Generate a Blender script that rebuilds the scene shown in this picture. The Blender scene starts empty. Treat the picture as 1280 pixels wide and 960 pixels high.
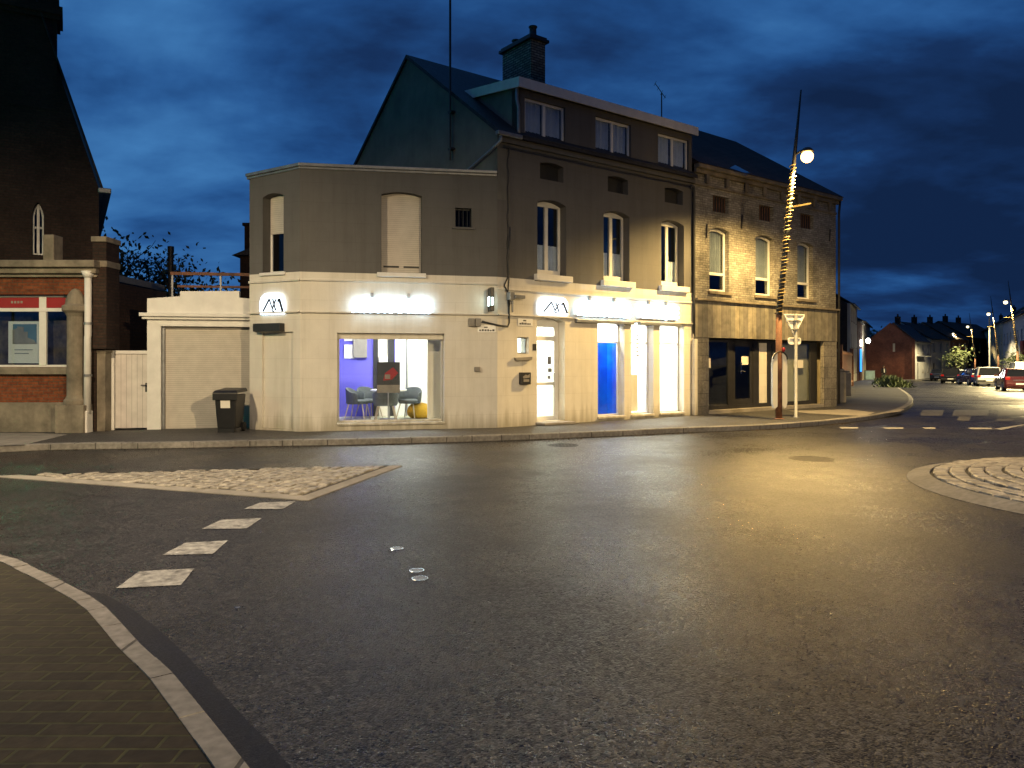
import bpy, bmesh, math, random
from mathutils import Vector, geometry
random.seed(7)
S = bpy.context.scene
COL = S.collection
R = math.radians

# ------------------------------------------------------------------ camera, sky, exposure
EYE, FPX, HOR = 1.6, 960.0, 453.0
cd = bpy.data.cameras.new('camera')
cd.sensor_fit = 'HORIZONTAL'; cd.sensor_width = 36; cd.lens = 36*FPX/1280
cd.shift_y = -(480-HOR)/1280; cd.clip_start = 0.05; cd.clip_end = 3000
cam = bpy.data.objects.new('camera', cd); COL.objects.link(cam)
cam.location = (0, 0, EYE); cam.rotation_euler = (R(90), 0, 0)
S.camera = cam
S.view_settings.view_transform = 'Standard'; S.view_settings.look = 'None'
S.view_settings.exposure = 0.08; S.view_settings.gamma = 1
S.cycles.use_denoising = True; S.cycles.denoising_prefilter = 'ACCURATE'
S.cycles.max_bounces = 6; S.cycles.diffuse_bounces = 3; S.cycles.glossy_bounces = 3
S.cycles.transparent_max_bounces = 12; S.cycles.sample_clamp_indirect = 6
S.cycles.caustics_reflective = False; S.cycles.caustics_refractive = False

W = bpy.data.worlds.new('World'); S.world = W; W.use_nodes = True
nt = W.node_tree; nt.nodes.clear()
def N(nt, t, **k):
    n = nt.nodes.new(t)
    for a, b in k.items(): setattr(n, a, b)
    return n
def L(nt, a, b): nt.links.new(a, b)
def math_(nt, op, a, b=None, c=None):
    n = N(nt, 'ShaderNodeMath', operation=op)
    for i, x in enumerate((a, b, c)):
        if x is None: continue
        if isinstance(x, (int, float)): n.inputs[i].default_value = x
        else: L(nt, x, n.inputs[i])
    return n.outputs[0]
def ramp(nt, fac, stops, interp='LINEAR'):
    n = N(nt, 'ShaderNodeValToRGB'); n.color_ramp.interpolation = interp
    e = n.color_ramp.elements
    while len(e) < len(stops): e.new(0.5)
    for i, (p, c) in enumerate(stops):
        e[i].position = p; e[i].color = (*c, 1) if len(c) == 3 else c
    L(nt, fac, n.inputs[0]); return n.outputs[0]
def mixc(nt, fac, a, b, bt='MIX'):
    n = N(nt, 'ShaderNodeMix', data_type='RGBA', blend_type=bt)
    for i, x in ((0, fac), (6, a), (7, b)):
        if isinstance(x, (int, float)): n.inputs[i].default_value = x
        elif isinstance(x, tuple): n.inputs[i].default_value = (*x, 1) if len(x) == 3 else x
        else: L(nt, x, n.inputs[i])
    return n.outputs[2]
# dusk sky: a deep blue dome with banks of cloud drawn on a plane high above
tc = N(nt, 'ShaderNodeTexCoord'); sx = N(nt, 'ShaderNodeSeparateXYZ'); L(nt, tc.outputs['Generated'], sx.inputs[0])
zz = math_(nt, 'ADD', math_(nt, 'MAXIMUM', sx.outputs[2], 0.0), 0.22)
cx = N(nt, 'ShaderNodeCombineXYZ')
L(nt, math_(nt, 'DIVIDE', sx.outputs[0], zz), cx.inputs[0]); L(nt, math_(nt, 'DIVIDE', sx.outputs[1], zz), cx.inputs[1])
mp = N(nt, 'ShaderNodeMapping'); L(nt, cx.outputs[0], mp.inputs[0])
mp.inputs['Rotation'].default_value = (0, 0, R(-24)); mp.inputs['Scale'].default_value = (0.85, 1.15, 1); mp.inputs['Location'].default_value = (3.1, 1.4, 0)
n1 = N(nt, 'ShaderNodeTexNoise'); L(nt, mp.outputs[0], n1.inputs['Vector'])
n1.inputs['Scale'].default_value = 1.1; n1.inputs['Detail'].default_value = 7; n1.inputs['Roughness'].default_value = 0.5; n1.inputs['Distortion'].default_value = 0.7
n2 = N(nt, 'ShaderNodeTexNoise'); L(nt, mp.outputs[0], n2.inputs['Vector'])
n2.inputs['Scale'].default_value = 3.7; n2.inputs['Detail'].default_value = 6; n2.inputs['Roughness'].default_value = 0.55
cl = math_(nt, 'MULTIPLY_ADD', math_(nt, 'ADD', math_(nt, 'MULTIPLY', n1.outputs[0], 0.68), math_(nt, 'MULTIPLY', n2.outputs[0], 0.32)), 1.3, -0.14)
# brighter to the west (left), darker to the east
west = math_(nt, 'MULTIPLY_ADD', sx.outputs[0], -0.22, 0.015)
low = math_(nt, 'MULTIPLY', math_(nt, 'SUBTRACT', sx.outputs[2], 0.25), 0.10)
cl = math_(nt, 'ADD', math_(nt, 'ADD', cl, west), low)
colr = ramp(nt, cl, [(0.32, (.0048, .0155, .052)), (0.43, (.0072, .027, .093)), (0.52, (.0115, .053, .172)), (0.62, (.021, .091, .26)), (0.80, (.044, .165, .39))])
colr = mixc(nt, 1.0, colr, ramp(nt, math_(nt, 'MULTIPLY_ADD', sx.outputs[1], .5, .5), [(.1, (.5, .5, .5)), (.62, (1, 1, 1))]), 'MULTIPLY')   # the sky behind, away from the last light, is darker
bg = N(nt, 'ShaderNodeBackground'); L(nt, colr, bg.inputs[0]); bg.inputs[1].default_value = 1.1
wo = N(nt, 'ShaderNodeOutputWorld'); L(nt, bg.outputs[0], wo.inputs[0])

# ------------------------------------------------------------------ geometry helpers
def gz(y):                                # the street falls gently away from the junction
    return -0.011*max(0.0, min(y, 95.0)-27.0)
def ground(px, py, h=0.0):                # pixel of the 1280x960 photo -> point on the ground (h above road)
    y = 20.0
    for _ in range(40): y = (EYE-(gz(y)+h))*FPX/(py-HOR)
    return Vector(((px-640)/FPX*y, y, gz(y)+h))

class Frame:
    "a vertical plane: u along it, w out of it (towards the street), z up"
    def __init__(s, a, b, z0=0.0):
        s.o = Vector((a[0], a[1])); d = Vector((b[0]-a[0], b[1]-a[1])); s.len = d.length
        s.d = d.normalized(); s.n = Vector((s.d.y, -s.d.x)); s.z0 = z0
    def P(s, u, w, z):
        p = s.o+s.d*u+s.n*w
        return Vector((p.x, p.y, z+s.z0))
    def uz(s, px, py, w=0.0):
        r = Vector(((px-640)/FPX, 1.0)); o = s.o+s.n*w
        t = o.dot(s.n)/r.dot(s.n)
        return ((r*t-o).dot(s.d), EYE+(HOR-py)/FPX*t-s.z0)
    def rect(s, x0, y0, x1, y1, w=0.0):   # y's read at the left edge
        u0, z1 = s.uz(x0, y0, w); u1, _ = s.uz(x1, y0, w); _, z0 = s.uz(x0, y1, w)
        return u0, z0, u1, z1
WORLD = Frame((0, 0), (1, 0)); WORLD.n = Vector((0, 1))   # u=x, w=y

def arch(u0, z0, u1, z1, rise=0.0, n=10):
    if rise <= 0: return [(u0, z0), (u1, z0), (u1, z1), (u0, z1)]
    pts = [(u0, z0), (u1, z0)]
    for i in range(n+1):
        a = i/n; pts.append((u1+(u0-u1)*a, z1-rise+rise*(1-(2*a-1)**2)))
    return pts

class MB:
    def __init__(s): s.v = []; s.f = []
    def add(s, vs, fs):
        k = len(s.v); s.v += [Vector(v) for v in vs]; s.f += [tuple(i+k for i in f) for f in fs]; return s
    def box(s, u0, w0, z0, u1, w1, z1, fr=WORLD):
        P = fr.P
        return s.add([P(u0, w0, z0), P(u1, w0, z0), P(u1, w1, z0), P(u0, w1, z0), P(u0, w0, z1), P(u1, w0, z1), P(u1, w1, z1), P(u0, w1, z1)],
                     [(0, 3, 2, 1), (4, 5, 6, 7), (0, 1, 5, 4), (1, 2, 6, 5), (2, 3, 7, 6), (3, 0, 4, 7)])
    def prism(s, outer, w0, w1, fr=WORLD, holes=()):
        loops = [list(outer)]+[list(h) for h in holes]
        flat = [p for l in loops for p in l]; n = len(flat)
        tri = geometry.tessellate_polygon([[Vector((p[0], p[1], 0)) for p in l] for l in loops])
        vs = [fr.P(p[0], w0, p[1]) for p in flat]+[fr.P(p[0], w1, p[1]) for p in flat]
        fs = [tuple(t) for t in tri]+[tuple(i+n for i in reversed(t)) for t in tri]
        k = 0
        for l in loops:
            m = len(l)
            for i in range(m): a, b = k+i, k+(i+1) % m; fs.append((a, b, b+n, a+n))
            k += m
        return s.add(vs, fs)
    def sheet(s, pts, thick, zf=None):    # horizontal slab from a polygon of xy(z) points, top at their z
        pts = [Vector(p) for p in pts]; n = len(pts)
        tri = geometry.tessellate_polygon([[Vector((p.x, p.y, 0)) for p in pts]])
        vs = pts+[p-Vector((0, 0, thick)) for p in pts]
        fs = [tuple(t) for t in tri]+[tuple(i+n for i in reversed(t)) for t in tri]
        fs += [(i, (i+1) % n, (i+1) % n+n, i+n) for i in range(n)]
        return s.add(vs, fs)
    def tube(s, pts, r, n=8):
        pts = [Vector(p) for p in pts]; k = len(s.v); m = len(pts)
        rs = r if isinstance(r, (list, tuple)) else [r]*m
        ref = None
        for i, p in enumerate(pts):
            t = (pts[min(i+1, m-1)]-pts[max(i-1, 0)]).normalized()
            if ref is None: ref = Vector((0, 0, 1)) if abs(t.z) < .9 else Vector((1, 0, 0))
            a = t.cross(ref).normalized(); b = t.cross(a).normalized(); ref = a.cross(t) if a.cross(t).length > 0 else ref
            for j in range(n):
                q = 2*math.pi*j/n; s.v.append(p+(a*math.cos(q)+b*math.sin(q))*rs[i])
        for i in range(m-1):
            for j in range(n):
                a, b = k+i*n+j, k+i*n+(j+1) % n; s.f.append((a, b, b+n, a+n))
        s.f.append(tuple(k+j for j in range(n))); s.f.append(tuple(k+(m-1)*n+j for j in reversed(range(n))))
        return s
    def lathe(s, prof, c=(0, 0, 0), n=20, sx=1, sy=1):
        k = len(s.v); c = Vector(c); m = len(prof)
        for (r, z) in prof:
            for j in range(n):
                q = 2*math.pi*j/n; s.v.append(c+Vector((r*sx*math.cos(q), r*sy*math.sin(q), z)))
        for i in range(m-1):
            for j in range(n):
                a, b = k+i*n+j, k+i*n+(j+1) % n; s.f.append((a, b, b+n, a+n))
        s.f.append(tuple(k+j for j in reversed(range(n)))); s.f.append(tuple(k+(m-1)*n+j for j in range(n)))
        return s
    def ball(s, c, rx, ry=None, rz=None, n=14, m=9):
        ry = ry or rx; rz = rz or rx
        return s.lathe([(max(1e-4, math.sin(math.pi*i/m))*rx, -math.cos(math.pi*i/m)*rz) for i in range(m+1)], c, n, 1, ry/rx)
    def build(s, name, mat, parent=None, smooth=False, bevel=0.0, base=None):
        root = parent
        while root is not None and root.parent: root = root.parent
        o = Vector(root.location) if root else (Vector(base) if base else Vector((0, 0, 0)))
        me = bpy.data.meshes.new(name)
        me.from_pydata([v-o for v in s.v], [], s.f)
        bm = bmesh.new(); bm.from_mesh(me)
        bmesh.ops.recalc_face_normals(bm, faces=bm.faces)
        uv = bm.loops.layers.uv.new('UVMap')
        for f in bm.faces:
            nn = f.normal
            if abs(nn.z) > .72:
                for l in f.loops: l[uv].uv = (l.vert.co.x+o.x, l.vert.co.y+o.y)
            else:
                t = Vector((-nn.y, nn.x, 0)); t = t.normalized() if t.length > 1e-6 else Vector((1, 0, 0))
                for l in f.loops: l[uv].uv = ((l.vert.co+o).dot(t), l.vert.co.z+o.z)
            f.smooth = smooth
        bm.to_mesh(me); bm.free()
        if mat: me.materials.append(mat)
        ob = bpy.data.objects.new(name, me); COL.objects.link(ob)
        if parent is not None: ob.parent = parent
        elif base: ob.location = base
        if bevel:
            b = ob.modifiers.new('bevel', 'BEVEL'); b.width = bevel; b.segments = 2; b.limit_method = 'ANGLE'; b.angle_limit = R(40)
        return ob

def tag(o, label=None, cat=None, group=None, kind=None):
    for k, v in (('label', label), ('category', cat), ('group', group), ('kind', kind)):
        if v: o[k] = v
    return o
def thing(name, label, cat, loc=(0, 0, 0), group=None):
    o = bpy.data.objects.new(name, None); COL.objects.link(o); o.location = loc; o.empty_display_size = .2
    return tag(o, label, cat, group)
def copy_tree(o, parent=None):
    c = o.copy(); COL.objects.link(c)
    if parent is not None: c.parent = parent
    for ch in list(o.children): copy_tree(ch, c)
    return c
def light(name, kind, loc, energy, color, parent=None, **k):
    ld = bpy.data.lights.new(name, kind); ld.energy = energy; ld.color = color
    for a, b in k.items(): setattr(ld, a, b)
    o = bpy.data.objects.new(name, ld); COL.objects.link(o)
    if parent is not None:
        o.parent = parent; loc = Vector(loc)-Vector(parent.location)
    o.location = loc
    return o

# ------------------------------------------------------------------ materials
def mat(name, col, rough=.7, var=.15, scale=3.0, metal=0.0, bump=0.0, bscale=40, spec=.5, var2=None, streak=False, dirt=0.0, dk=.35, dsc=(2.2, 2.2, .35)):
    m = bpy.data.materials.new(name); m.use_nodes = True; t = m.node_tree; b = t.nodes['Principled BSDF']
    geo = N(t, 'ShaderNodeNewGeometry')
    nz = N(t, 'ShaderNodeTexNoise'); nz.inputs['Scale'].default_value = scale; nz.inputs['Detail'].default_value = 6; nz.inputs['Roughness'].default_value = .6
    if streak:
        q = N(t, 'ShaderNodeMapping'); q.inputs['Scale'].default_value = (1, 1, .18); L(t, geo.outputs['Position'], q.inputs[0]); L(t, q.outputs[0], nz.inputs['Vector'])
    else: L(t, geo.outputs['Position'], nz.inputs['Vector'])
    lo = tuple(c*(1-var*1.6) for c in col); hi = tuple(min(1, c*(1+var*1.2)) for c in (var2 or col))
    c = ramp(t, nz.outputs[0], [(.28, lo), (.72, hi)])
    if dirt:
        n3 = N(t, 'ShaderNodeTexNoise'); n3.inputs['Scale'].default_value = 1.1; n3.inputs['Detail'].default_value = 8; n3.inputs['Roughness'].default_value = .7
        q = N(t, 'ShaderNodeMapping'); q.inputs['Scale'].default_value = dsc; L(t, geo.outputs['Position'], q.inputs[0]); L(t, q.outputs[0], n3.inputs['Vector'])
        f = ramp(t, n3.outputs[0], [(.5, (0, 0, 0)), (.72, (1, 1, 1))])
        c = mixc(t, math_(t, 'MULTIPLY', f, dirt), c, tuple(x*dk for x in col))
    L(t, c, b.inputs['Base Color'])
    b.inputs['Roughness'].default_value = rough; b.inputs['Metallic'].default_value = metal; b.inputs['Specular IOR Level'].default_value = spec
    if bump:
        n2 = N(t, 'ShaderNodeTexNoise'); n2.inputs['Scale'].default_value = bscale; n2.inputs['Detail'].default_value = 4; L(t, geo.outputs['Position'], n2.inputs['Vector'])
        bp = N(t, 'ShaderNodeBump'); bp.inputs['Strength'].default_value = bump; bp.inputs['Distance'].default_value = .01
        L(t, n2.outputs[0], bp.inputs['Height']); L(t, bp.outputs[0], b.inputs['Normal'])
    return m
def brick(name, c1, c2, mortar, bw=.22, bh=.065, ms=.01, rough=.85, bump=.6, offs=.5, big=.5, squash=1.0):
    m = bpy.data.materials.new(name); m.use_nodes = True; t = m.node_tree; b = t.nodes['Principled BSDF']
    uv = N(t, 'ShaderNodeUVMap', uv_map='UVMap')
    br = N(t, 'ShaderNodeTexBrick'); L(t, uv.outputs[0], br.inputs['Vector']); br.offset = offs
    for k, v in (('Scale', 1), ('Mortar Size', ms), ('Mortar Smooth', .3), ('Bias', 0), ('Brick Width', bw), ('Row Height', bh)): br.inputs[k].default_value = v
    br.inputs['Color1'].default_value = (*c1, 1); br.inputs['Color2'].default_value = (*c2, 1); br.inputs['Mortar'].default_value = (*mortar, 1)
    geo = N(t, 'ShaderNodeNewGeometry')
    nz = N(t, 'ShaderNodeTexNoise'); nz.inputs['Scale'].default_value = .9; nz.inputs['Detail'].default_value = 8; nz.inputs['Roughness'].default_value = .65; L(t, geo.outputs['Position'], nz.inputs['Vector'])
    nf = N(t, 'ShaderNodeTexNoise'); nf.inputs['Scale'].default_value = 16; nf.inputs['Detail'].default_value = 4; L(t, geo.outputs['Position'], nf.inputs['Vector'])
    k = ramp(t, nz.outputs[0], [(.3, (1-big,)*3), (.65, (1.1,)*3)])
    k2 = ramp(t, nf.outputs[0], [(.3, (.7,)*3), (.7, (1.2,)*3)])
    c = mixc(t, 1.0, mixc(t, 1.0, br.outputs['Color'], k, 'MULTIPLY'), k2, 'MULTIPLY')
    L(t, c, b.inputs['Base Color']); b.inputs['Roughness'].default_value = rough; b.inputs['Specular IOR Level'].default_value = .3
    h = math_(t, 'ADD', math_(t, 'MULTIPLY', br.outputs['Fac'], -1.0), math_(t, 'MULTIPLY', nf.outputs[0], .5))
    bp = N(t, 'ShaderNodeBump'); bp.inputs['Strength'].default_value = bump; bp.inputs['Distance'].default_value = .012
    L(t, h, bp.inputs['Height']); L(t, bp.outputs[0], b.inputs['Normal'])
    return m
def emis(name, col, st):
    m = bpy.data.materials.new(name); m.use_nodes = True; t = m.node_tree; b = t.nodes['Principled BSDF']
    b.inputs['Base Color'].default_value = (*[min(.8, c) for c in col], 1); b.inputs['Emission Color'].default_value = (*col, 1); b.inputs['Emission Strength'].default_value = st
    return m
def glass(name, tint=(.9, .95, 1), base=.06, rough=.01):
    m = bpy.data.materials.new(name); m.use_nodes = True; t = m.node_tree; t.nodes.remove(t.nodes['Principled BSDF'])
    tr = N(t, 'ShaderNodeBsdfTransparent'); tr.inputs[0].default_value = (*tint, 1)
    gl = N(t, 'ShaderNodeBsdfGlossy'); gl.inputs['Roughness'].default_value = rough
    g_ = N(t, 'ShaderNodeNewGeometry'); dp = N(t, 'ShaderNodeVectorMath', operation='DOT_PRODUCT'); L(t, g_.outputs['Normal'], dp.inputs[0]); L(t, g_.outputs['Incoming'], dp.inputs[1])
    fr_ = math_(t, 'MULTIPLY_ADD', math_(t, 'POWER', math_(t, 'SUBTRACT', 1.0, math_(t, 'ABSOLUTE', dp.outputs['Value'])), 5.0), .95, .045+base)
    mx = N(t, 'ShaderNodeMixShader'); L(t, fr_, mx.inputs[0]); L(t, tr.outputs[0], mx.inputs[1]); L(t, gl.outputs[0], mx.inputs[2])
    L(t, mx.outputs[0], t.nodes['Material Output'].inputs[0]); return m
def asphalt(name, c0, c1, r0, r1, bump, cell=85.0, facet=.35, spec=.45, tracks=False):
    m = bpy.data.materials.new(name); m.use_nodes = True; t = m.node_tree; b = t.nodes['Principled BSDF']
    geo = N(t, 'ShaderNodeNewGeometry'); P = geo.outputs['Position']
    def vor(sc):
        v = N(t, 'ShaderNodeTexVoronoi'); v.inputs['Scale'].default_value = sc; L(t, P, v.inputs['Vector']); return v
    def noi(sc, de, ro):
        v = N(t, 'ShaderNodeTexNoise'); v.inputs['Scale'].default_value = sc; v.inputs['Detail'].default_value = de; v.inputs['Roughness'].default_value = ro; L(t, P, v.inputs['Vector']); return v
    vo, v2 = vor(cell), vor(cell*.5)
    big, mid = noi(.35, 5, .55), noi(2.3, 7, .65)
    sp = N(t, 'ShaderNodeSeparateColor'); L(t, vo.outputs['Color'], sp.inputs[0]); s2 = N(t, 'ShaderNodeSeparateColor'); L(t, v2.outputs['Color'], s2.inputs[0])
    g = math_(t, 'ADD', math_(t, 'ADD', math_(t, 'MULTIPLY', sp.outputs[0], .4), math_(t, 'MULTIPLY', s2.outputs[0], .3)), math_(t, 'MULTIPLY', mid.outputs[0], .4))
    c = ramp(t, g, [(.36, c0), (.60, tuple(x*.7 for x in c1)), (.80, tuple(x*2.0 for x in c1))])
    wet = math_(t, 'ADD', math_(t, 'MULTIPLY', big.outputs[0], .65), math_(t, 'MULTIPLY', mid.outputs[0], .35))
    if tracks:                            # tyre-polished arcs round the island, old cracks
        ds = N(t, 'ShaderNodeVectorMath', operation='DISTANCE'); L(t, P, ds.inputs[0]); ds.inputs[1].default_value = (8.6, 9.23, 0)
        wv = math_(t, 'SINE', math_(t, 'ADD', math_(t, 'MULTIPLY', ds.outputs['Value'], 3.4), math_(t, 'MULTIPLY', big.outputs[0], 3.0)))
        wet = math_(t, 'ADD', wet, math_(t, 'MULTIPLY', wv, .036))
        wp = N(t, 'ShaderNodeVectorMath', operation='MULTIPLY_ADD'); L(t, mid.outputs['Color'], wp.inputs[0]); wp.inputs[1].default_value = (.9, .9, 0); L(t, P, wp.inputs[2])
        ck = N(t, 'ShaderNodeTexVoronoi', feature='DISTANCE_TO_EDGE'); ck.inputs['Scale'].default_value = .16; L(t, wp.outputs[0], ck.inputs['Vector'])
        line = math_(t, 'MULTIPLY', math_(t, 'LESS_THAN', ck.outputs['Distance'], .0022), math_(t, 'GREATER_THAN', big.outputs[0], .5))
        c = mixc(t, math_(t, 'MULTIPLY', line, .8), c, (.004, .004, .004))
        st = ramp(t, noi(.8, 8, .7).outputs[0], [(.56, (1, 1, 1)), (.68, (.55, .55, .55))]); c = mixc(t, 1.0, c, st, 'MULTIPLY')
    L(t, c, b.inputs['Base Color'])
    rr = ramp(t, wet, [(.38, (r0,)*3), (.62, (r1,)*3)])
    L(t, math_(t, 'ADD', rr, math_(t, 'MULTIPLY_ADD', sp.outputs[1], .24, -.12)), b.inputs['Roughness'])
    b.inputs['Specular IOR Level'].default_value = spec
    bp = N(t, 'ShaderNodeBump'); bp.inputs['Strength'].default_value = bump; bp.inputs['Distance'].default_value = .008
    h = math_(t, 'ADD', math_(t, 'MULTIPLY', vo.outputs['Distance'], -1.0), math_(t, 'MULTIPLY', mid.outputs[0], .25))
    L(t, h, bp.inputs['Height'])
    # every stone of the aggregate has its own tilt
    cc = N(t, 'ShaderNodeVectorMath', operation='ADD'); L(t, vo.outputs['Color'], cc.inputs[0]); L(t, v2.outputs['Color'], cc.inputs[1])
    sc_ = N(t, 'ShaderNodeVectorMath', operation='MULTIPLY_ADD'); L(t, cc.outputs[0], sc_.inputs[0]); sc_.inputs[1].default_value = (facet, facet, facet*.2); sc_.inputs[2].default_value = (-facet, -facet, -facet*.2)
    ad = N(t, 'ShaderNodeVectorMath', operation='ADD'); L(t, bp.outputs[0], ad.inputs[0]); L(t, sc_.outputs[0], ad.inputs[1])
    nm = N(t, 'ShaderNodeVectorMath', operation='NORMALIZE'); L(t, ad.outputs[0], nm.inputs[0]); L(t, nm.outputs[0], b.inputs['Normal'])
    return m
def stripes(name, cols, width, rough=.6, axis=0, lines=.06, jitter=.2):
    "boards of uneven tone, along UV axis"
    m = bpy.data.materials.new(name); m.use_nodes = True; t = m.node_tree; b = t.nodes['Principled BSDF']
    uv = N(t, 'ShaderNodeUVMap', uv_map='UVMap'); s = N(t, 'ShaderNodeSeparateXYZ'); L(t, uv.outputs[0], s.inputs[0])
    q = math_(t, 'DIVIDE', s.outputs[axis], width); fl = math_(t, 'FLOOR', q); fr_ = math_(t, 'FRACT', q)
    wn = N(t, 'ShaderNodeTexWhiteNoise', noise_dimensions='1D'); L(t, fl, wn.inputs['W'])
    c = ramp(t, wn.outputs[0], [(i/max(1, len(cols)-1), k) for i, k in enumerate(cols)])
    geo = N(t, 'ShaderNodeNewGeometry'); nz = N(t, 'ShaderNodeTexNoise'); nz.inputs['Scale'].default_value = 5; nz.inputs['Detail'].default_value = 6; L(t, geo.outputs['Position'], nz.inputs['Vector'])
    c = mixc(t, 1.0, c, ramp(t, nz.outputs[0], [(.3, (1-jitter*1.5,)*3), (.7, (1+jitter,)*3)]), 'MULTIPLY')
    e = math_(t, 'LESS_THAN', fr_, lines)
    c = mixc(t, math_(t, 'MULTIPLY', e, .75), c, (.02, .018, .015))
    L(t, c, b.inputs['Base Color']); b.inputs['Roughness'].default_value = rough
    bp = N(t, 'ShaderNodeBump'); bp.inputs['Strength'].default_value = .6; bp.inputs['Distance'].default_value = .01
    L(t, math_(t, 'SUBTRACT', math_(t, 'MULTIPLY', fr_, .4), e), bp.inputs['Height']); L(t, bp.outputs[0], b.inputs['Normal'])
    return m
def render_wall(name, col, dirt=.25, coursed=True):
    "painted render with faint block joints and streaks of weather"
    m = mat(name, col, .75, .05, 2.0, bump=.25, bscale=60, dirt=dirt, spec=.3)
    if coursed:
        t = m.node_tree; b = t.nodes['Principled BSDF']; lk = b.inputs['Base Color'].links[0].from_socket
        uv = N(t, 'ShaderNodeUVMap', uv_map='UVMap'); br = N(t, 'ShaderNodeTexBrick'); L(t, uv.outputs[0], br.inputs['Vector'])
        for k, v in (('Scale', 1), ('Mortar Size', .006), ('Mortar Smooth', .5), ('Brick Width', 1.1), ('Row Height', .42)): br.inputs[k].default_value = v
        br.inputs['Color1'].default_value = (1, 1, 1, 1); br.inputs['Color2'].default_value = (.93, .93, .93, 1); br.inputs['Mortar'].default_value = (.72, .7, .68, 1)
        ge = N(t, 'ShaderNodeNewGeometry'); sz = N(t, 'ShaderNodeSeparateXYZ'); L(t, ge.outputs['Position'], sz.inputs[0])
        sn = N(t, 'ShaderNodeTexNoise'); sn.inputs['Scale'].default_value = 1.0; sn.inputs['Detail'].default_value = 7; sn.inputs['Roughness'].default_value = .68
        sm = N(t, 'ShaderNodeMapping'); sm.inputs['Scale'].default_value = (5, 5, .3); L(t, ge.outputs['Position'], sm.inputs[0]); L(t, sm.outputs[0], sn.inputs['Vector'])
        lk = mixc(t, 1.0, lk, ramp(t, sn.outputs[0], [(.45, (1, 1, 1)), (.75, (.86, .85, .82))]), 'MULTIPLY')
        foot = math_(t, 'SUBTRACT', math_(t, 'MULTIPLY', sn.outputs[0], 1.1), sz.outputs[2])
        lk = mixc(t, 1.0, lk, ramp(t, foot, [(.05, (1, 1, 1)), (.45, (.62, .60, .54))]), 'MULTIPLY')
        L(t, mixc(t, .45, lk, mixc(t, 1.0, lk, br.outputs['Color'], 'MULTIPLY')), b.inputs['Base Color'])
    return m
M = {}
M['road'] = asphalt('wet_asphalt', (.003, .003, .0035), (.034, .033, .033), .25, .46, .5, 85, .20, .36, True)
M['gutter'] = asphalt('smooth_bitumen', (.008, .008, .010), (.012, .012, .013), .45, .6, .15, 160, .1, .3)
M['pave'] = asphalt('pavement_tar', (.03, .03, .03), (.065, .063, .06), .5, .7, .5, 120, .3)
M['paver'] = brick('block_paving', (.022, .017, .011), (.036, .028, .017), (.050, .049, .022), .21, .105, .009, .8, .9, .5, .45)
M['kerb'] = brick('kerb_stone', (.20, .19, .175), (.25, .235, .22), (.07, .065, .06), 1.0, 40, .012, .75, .4, 0, .3)
M['slab'] = mat('pale_concrete', (.27, .25, .22), .8, .15, 3, bump=.3, dirt=.3)
M['mark'] = mat('worn_white_paint', (.36, .355, .34), .6, .40, 14, bump=.3, bscale=90, dirt=.95, dk=.10, dsc=(7, 7, 7))
M['faded'] = mat('faded_paint', (.13, .128, .12), .6, .4, 9, bump=.3, bscale=90, dirt=.95, dk=.2, dsc=(3, 3, 3))
M['cream'] = render_wall('cream_render', (.70, .67, .60), .10)
M['grey'] = render_wall('grey_render', (.125, .122, .120), .2)
M['gable'] = mat('gable_render', (.15, .15, .135), .85, .2, 1.2, bump=.3, dirt=.3)
M['white'] = mat('white_paint', (.74, .73, .70), .5, .06, 4, dirt=.1)
M['pvc'] = mat('white_pvc', (.80, .80, .78), .35, .03, 4)
M['dark'] = mat('dark_metal', (.025, .025, .027), .5, .2, 6)
M['black'] = mat('black_plastic', (.012, .012, .013), .45, .2, 8)
M['zinc'] = mat('zinc', (.28, .29, .30), .45, .15, 6, metal=.6)
M['galv'] = mat('galvanised_steel', (.30, .31, .32), .5, .12, 9, metal=.25)
M['slate'] = brick('slate', (.030, .031, .036), (.045, .045, .05), (.012, .012, .014), .3, .2, .006, .6, .6)
M['tile'] = brick('clay_tile', (.05, .032, .024), (.075, .045, .033), (.02, .014, .012), .25, .22, .012, .8, .8)
M['palebrick'] = brick('pale_brick', (.42, .40, .34), (.27, .25, .21), (.22, .205, .18), .22, .066, .011, .9, .7, .5, .55)
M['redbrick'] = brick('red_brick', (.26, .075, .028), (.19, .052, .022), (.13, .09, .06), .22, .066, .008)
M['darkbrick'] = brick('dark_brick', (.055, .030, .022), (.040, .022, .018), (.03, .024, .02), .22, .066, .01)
M['chimbrick'] = brick('chimney_brick', (.40, .39, .32), (.22, .21, .17), (.07, .07, .06), .22, .075, .016)
M['stone'] = mat('weathered_stone', (.22, .19, .145), .85, .3, 3, bump=.5, bscale=25, dirt=.45)
M['stonetile'] = brick('stone_tile', (.30, .28, .24), (.22, .205, .18), (.10, .095, .09), .42, .36, .008, .6, .3)
M['clad'] = stripes('cladding', [(.27, .25, .20), (.20, .19, .16), (.155, .145, .13), (.31, .28, .22), (.185, .175, .15)], .21, .7, 0, .05)
M['shutter'] = stripes('roller_shutter', [(.58, .54, .48), (.56, .52, .46)], .045, .6, 1, .06, .06)
M['board'] = stripes('painted_boards', [(.66, .62, .58), (.62, .58, .55)], .11, .6, 0, .04, .08)
M['glass'] = glass('window_glass')
M['dglass'] = glass('dark_glass', (.6, .62, .66), .015)
M['cglass'] = glass('clear_glass', (.98, .99, .99), .0)
M['curtain'] = mat('curtain_cloth', (.80, .80, .82), .9, .08, 5)
M['curtain_dim'] = mat('net_curtain', (.28, .28, .26), .9, .1, 5)
M['inside'] = mat('unlit_interior', (.03, .03, .032), .9)
M['wwall'] = mat('white_interior', (.85, .87, .82), .8, .02)
M['purple'] = mat('violet_wall', (.13, .12, .62), .7, .05)
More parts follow.
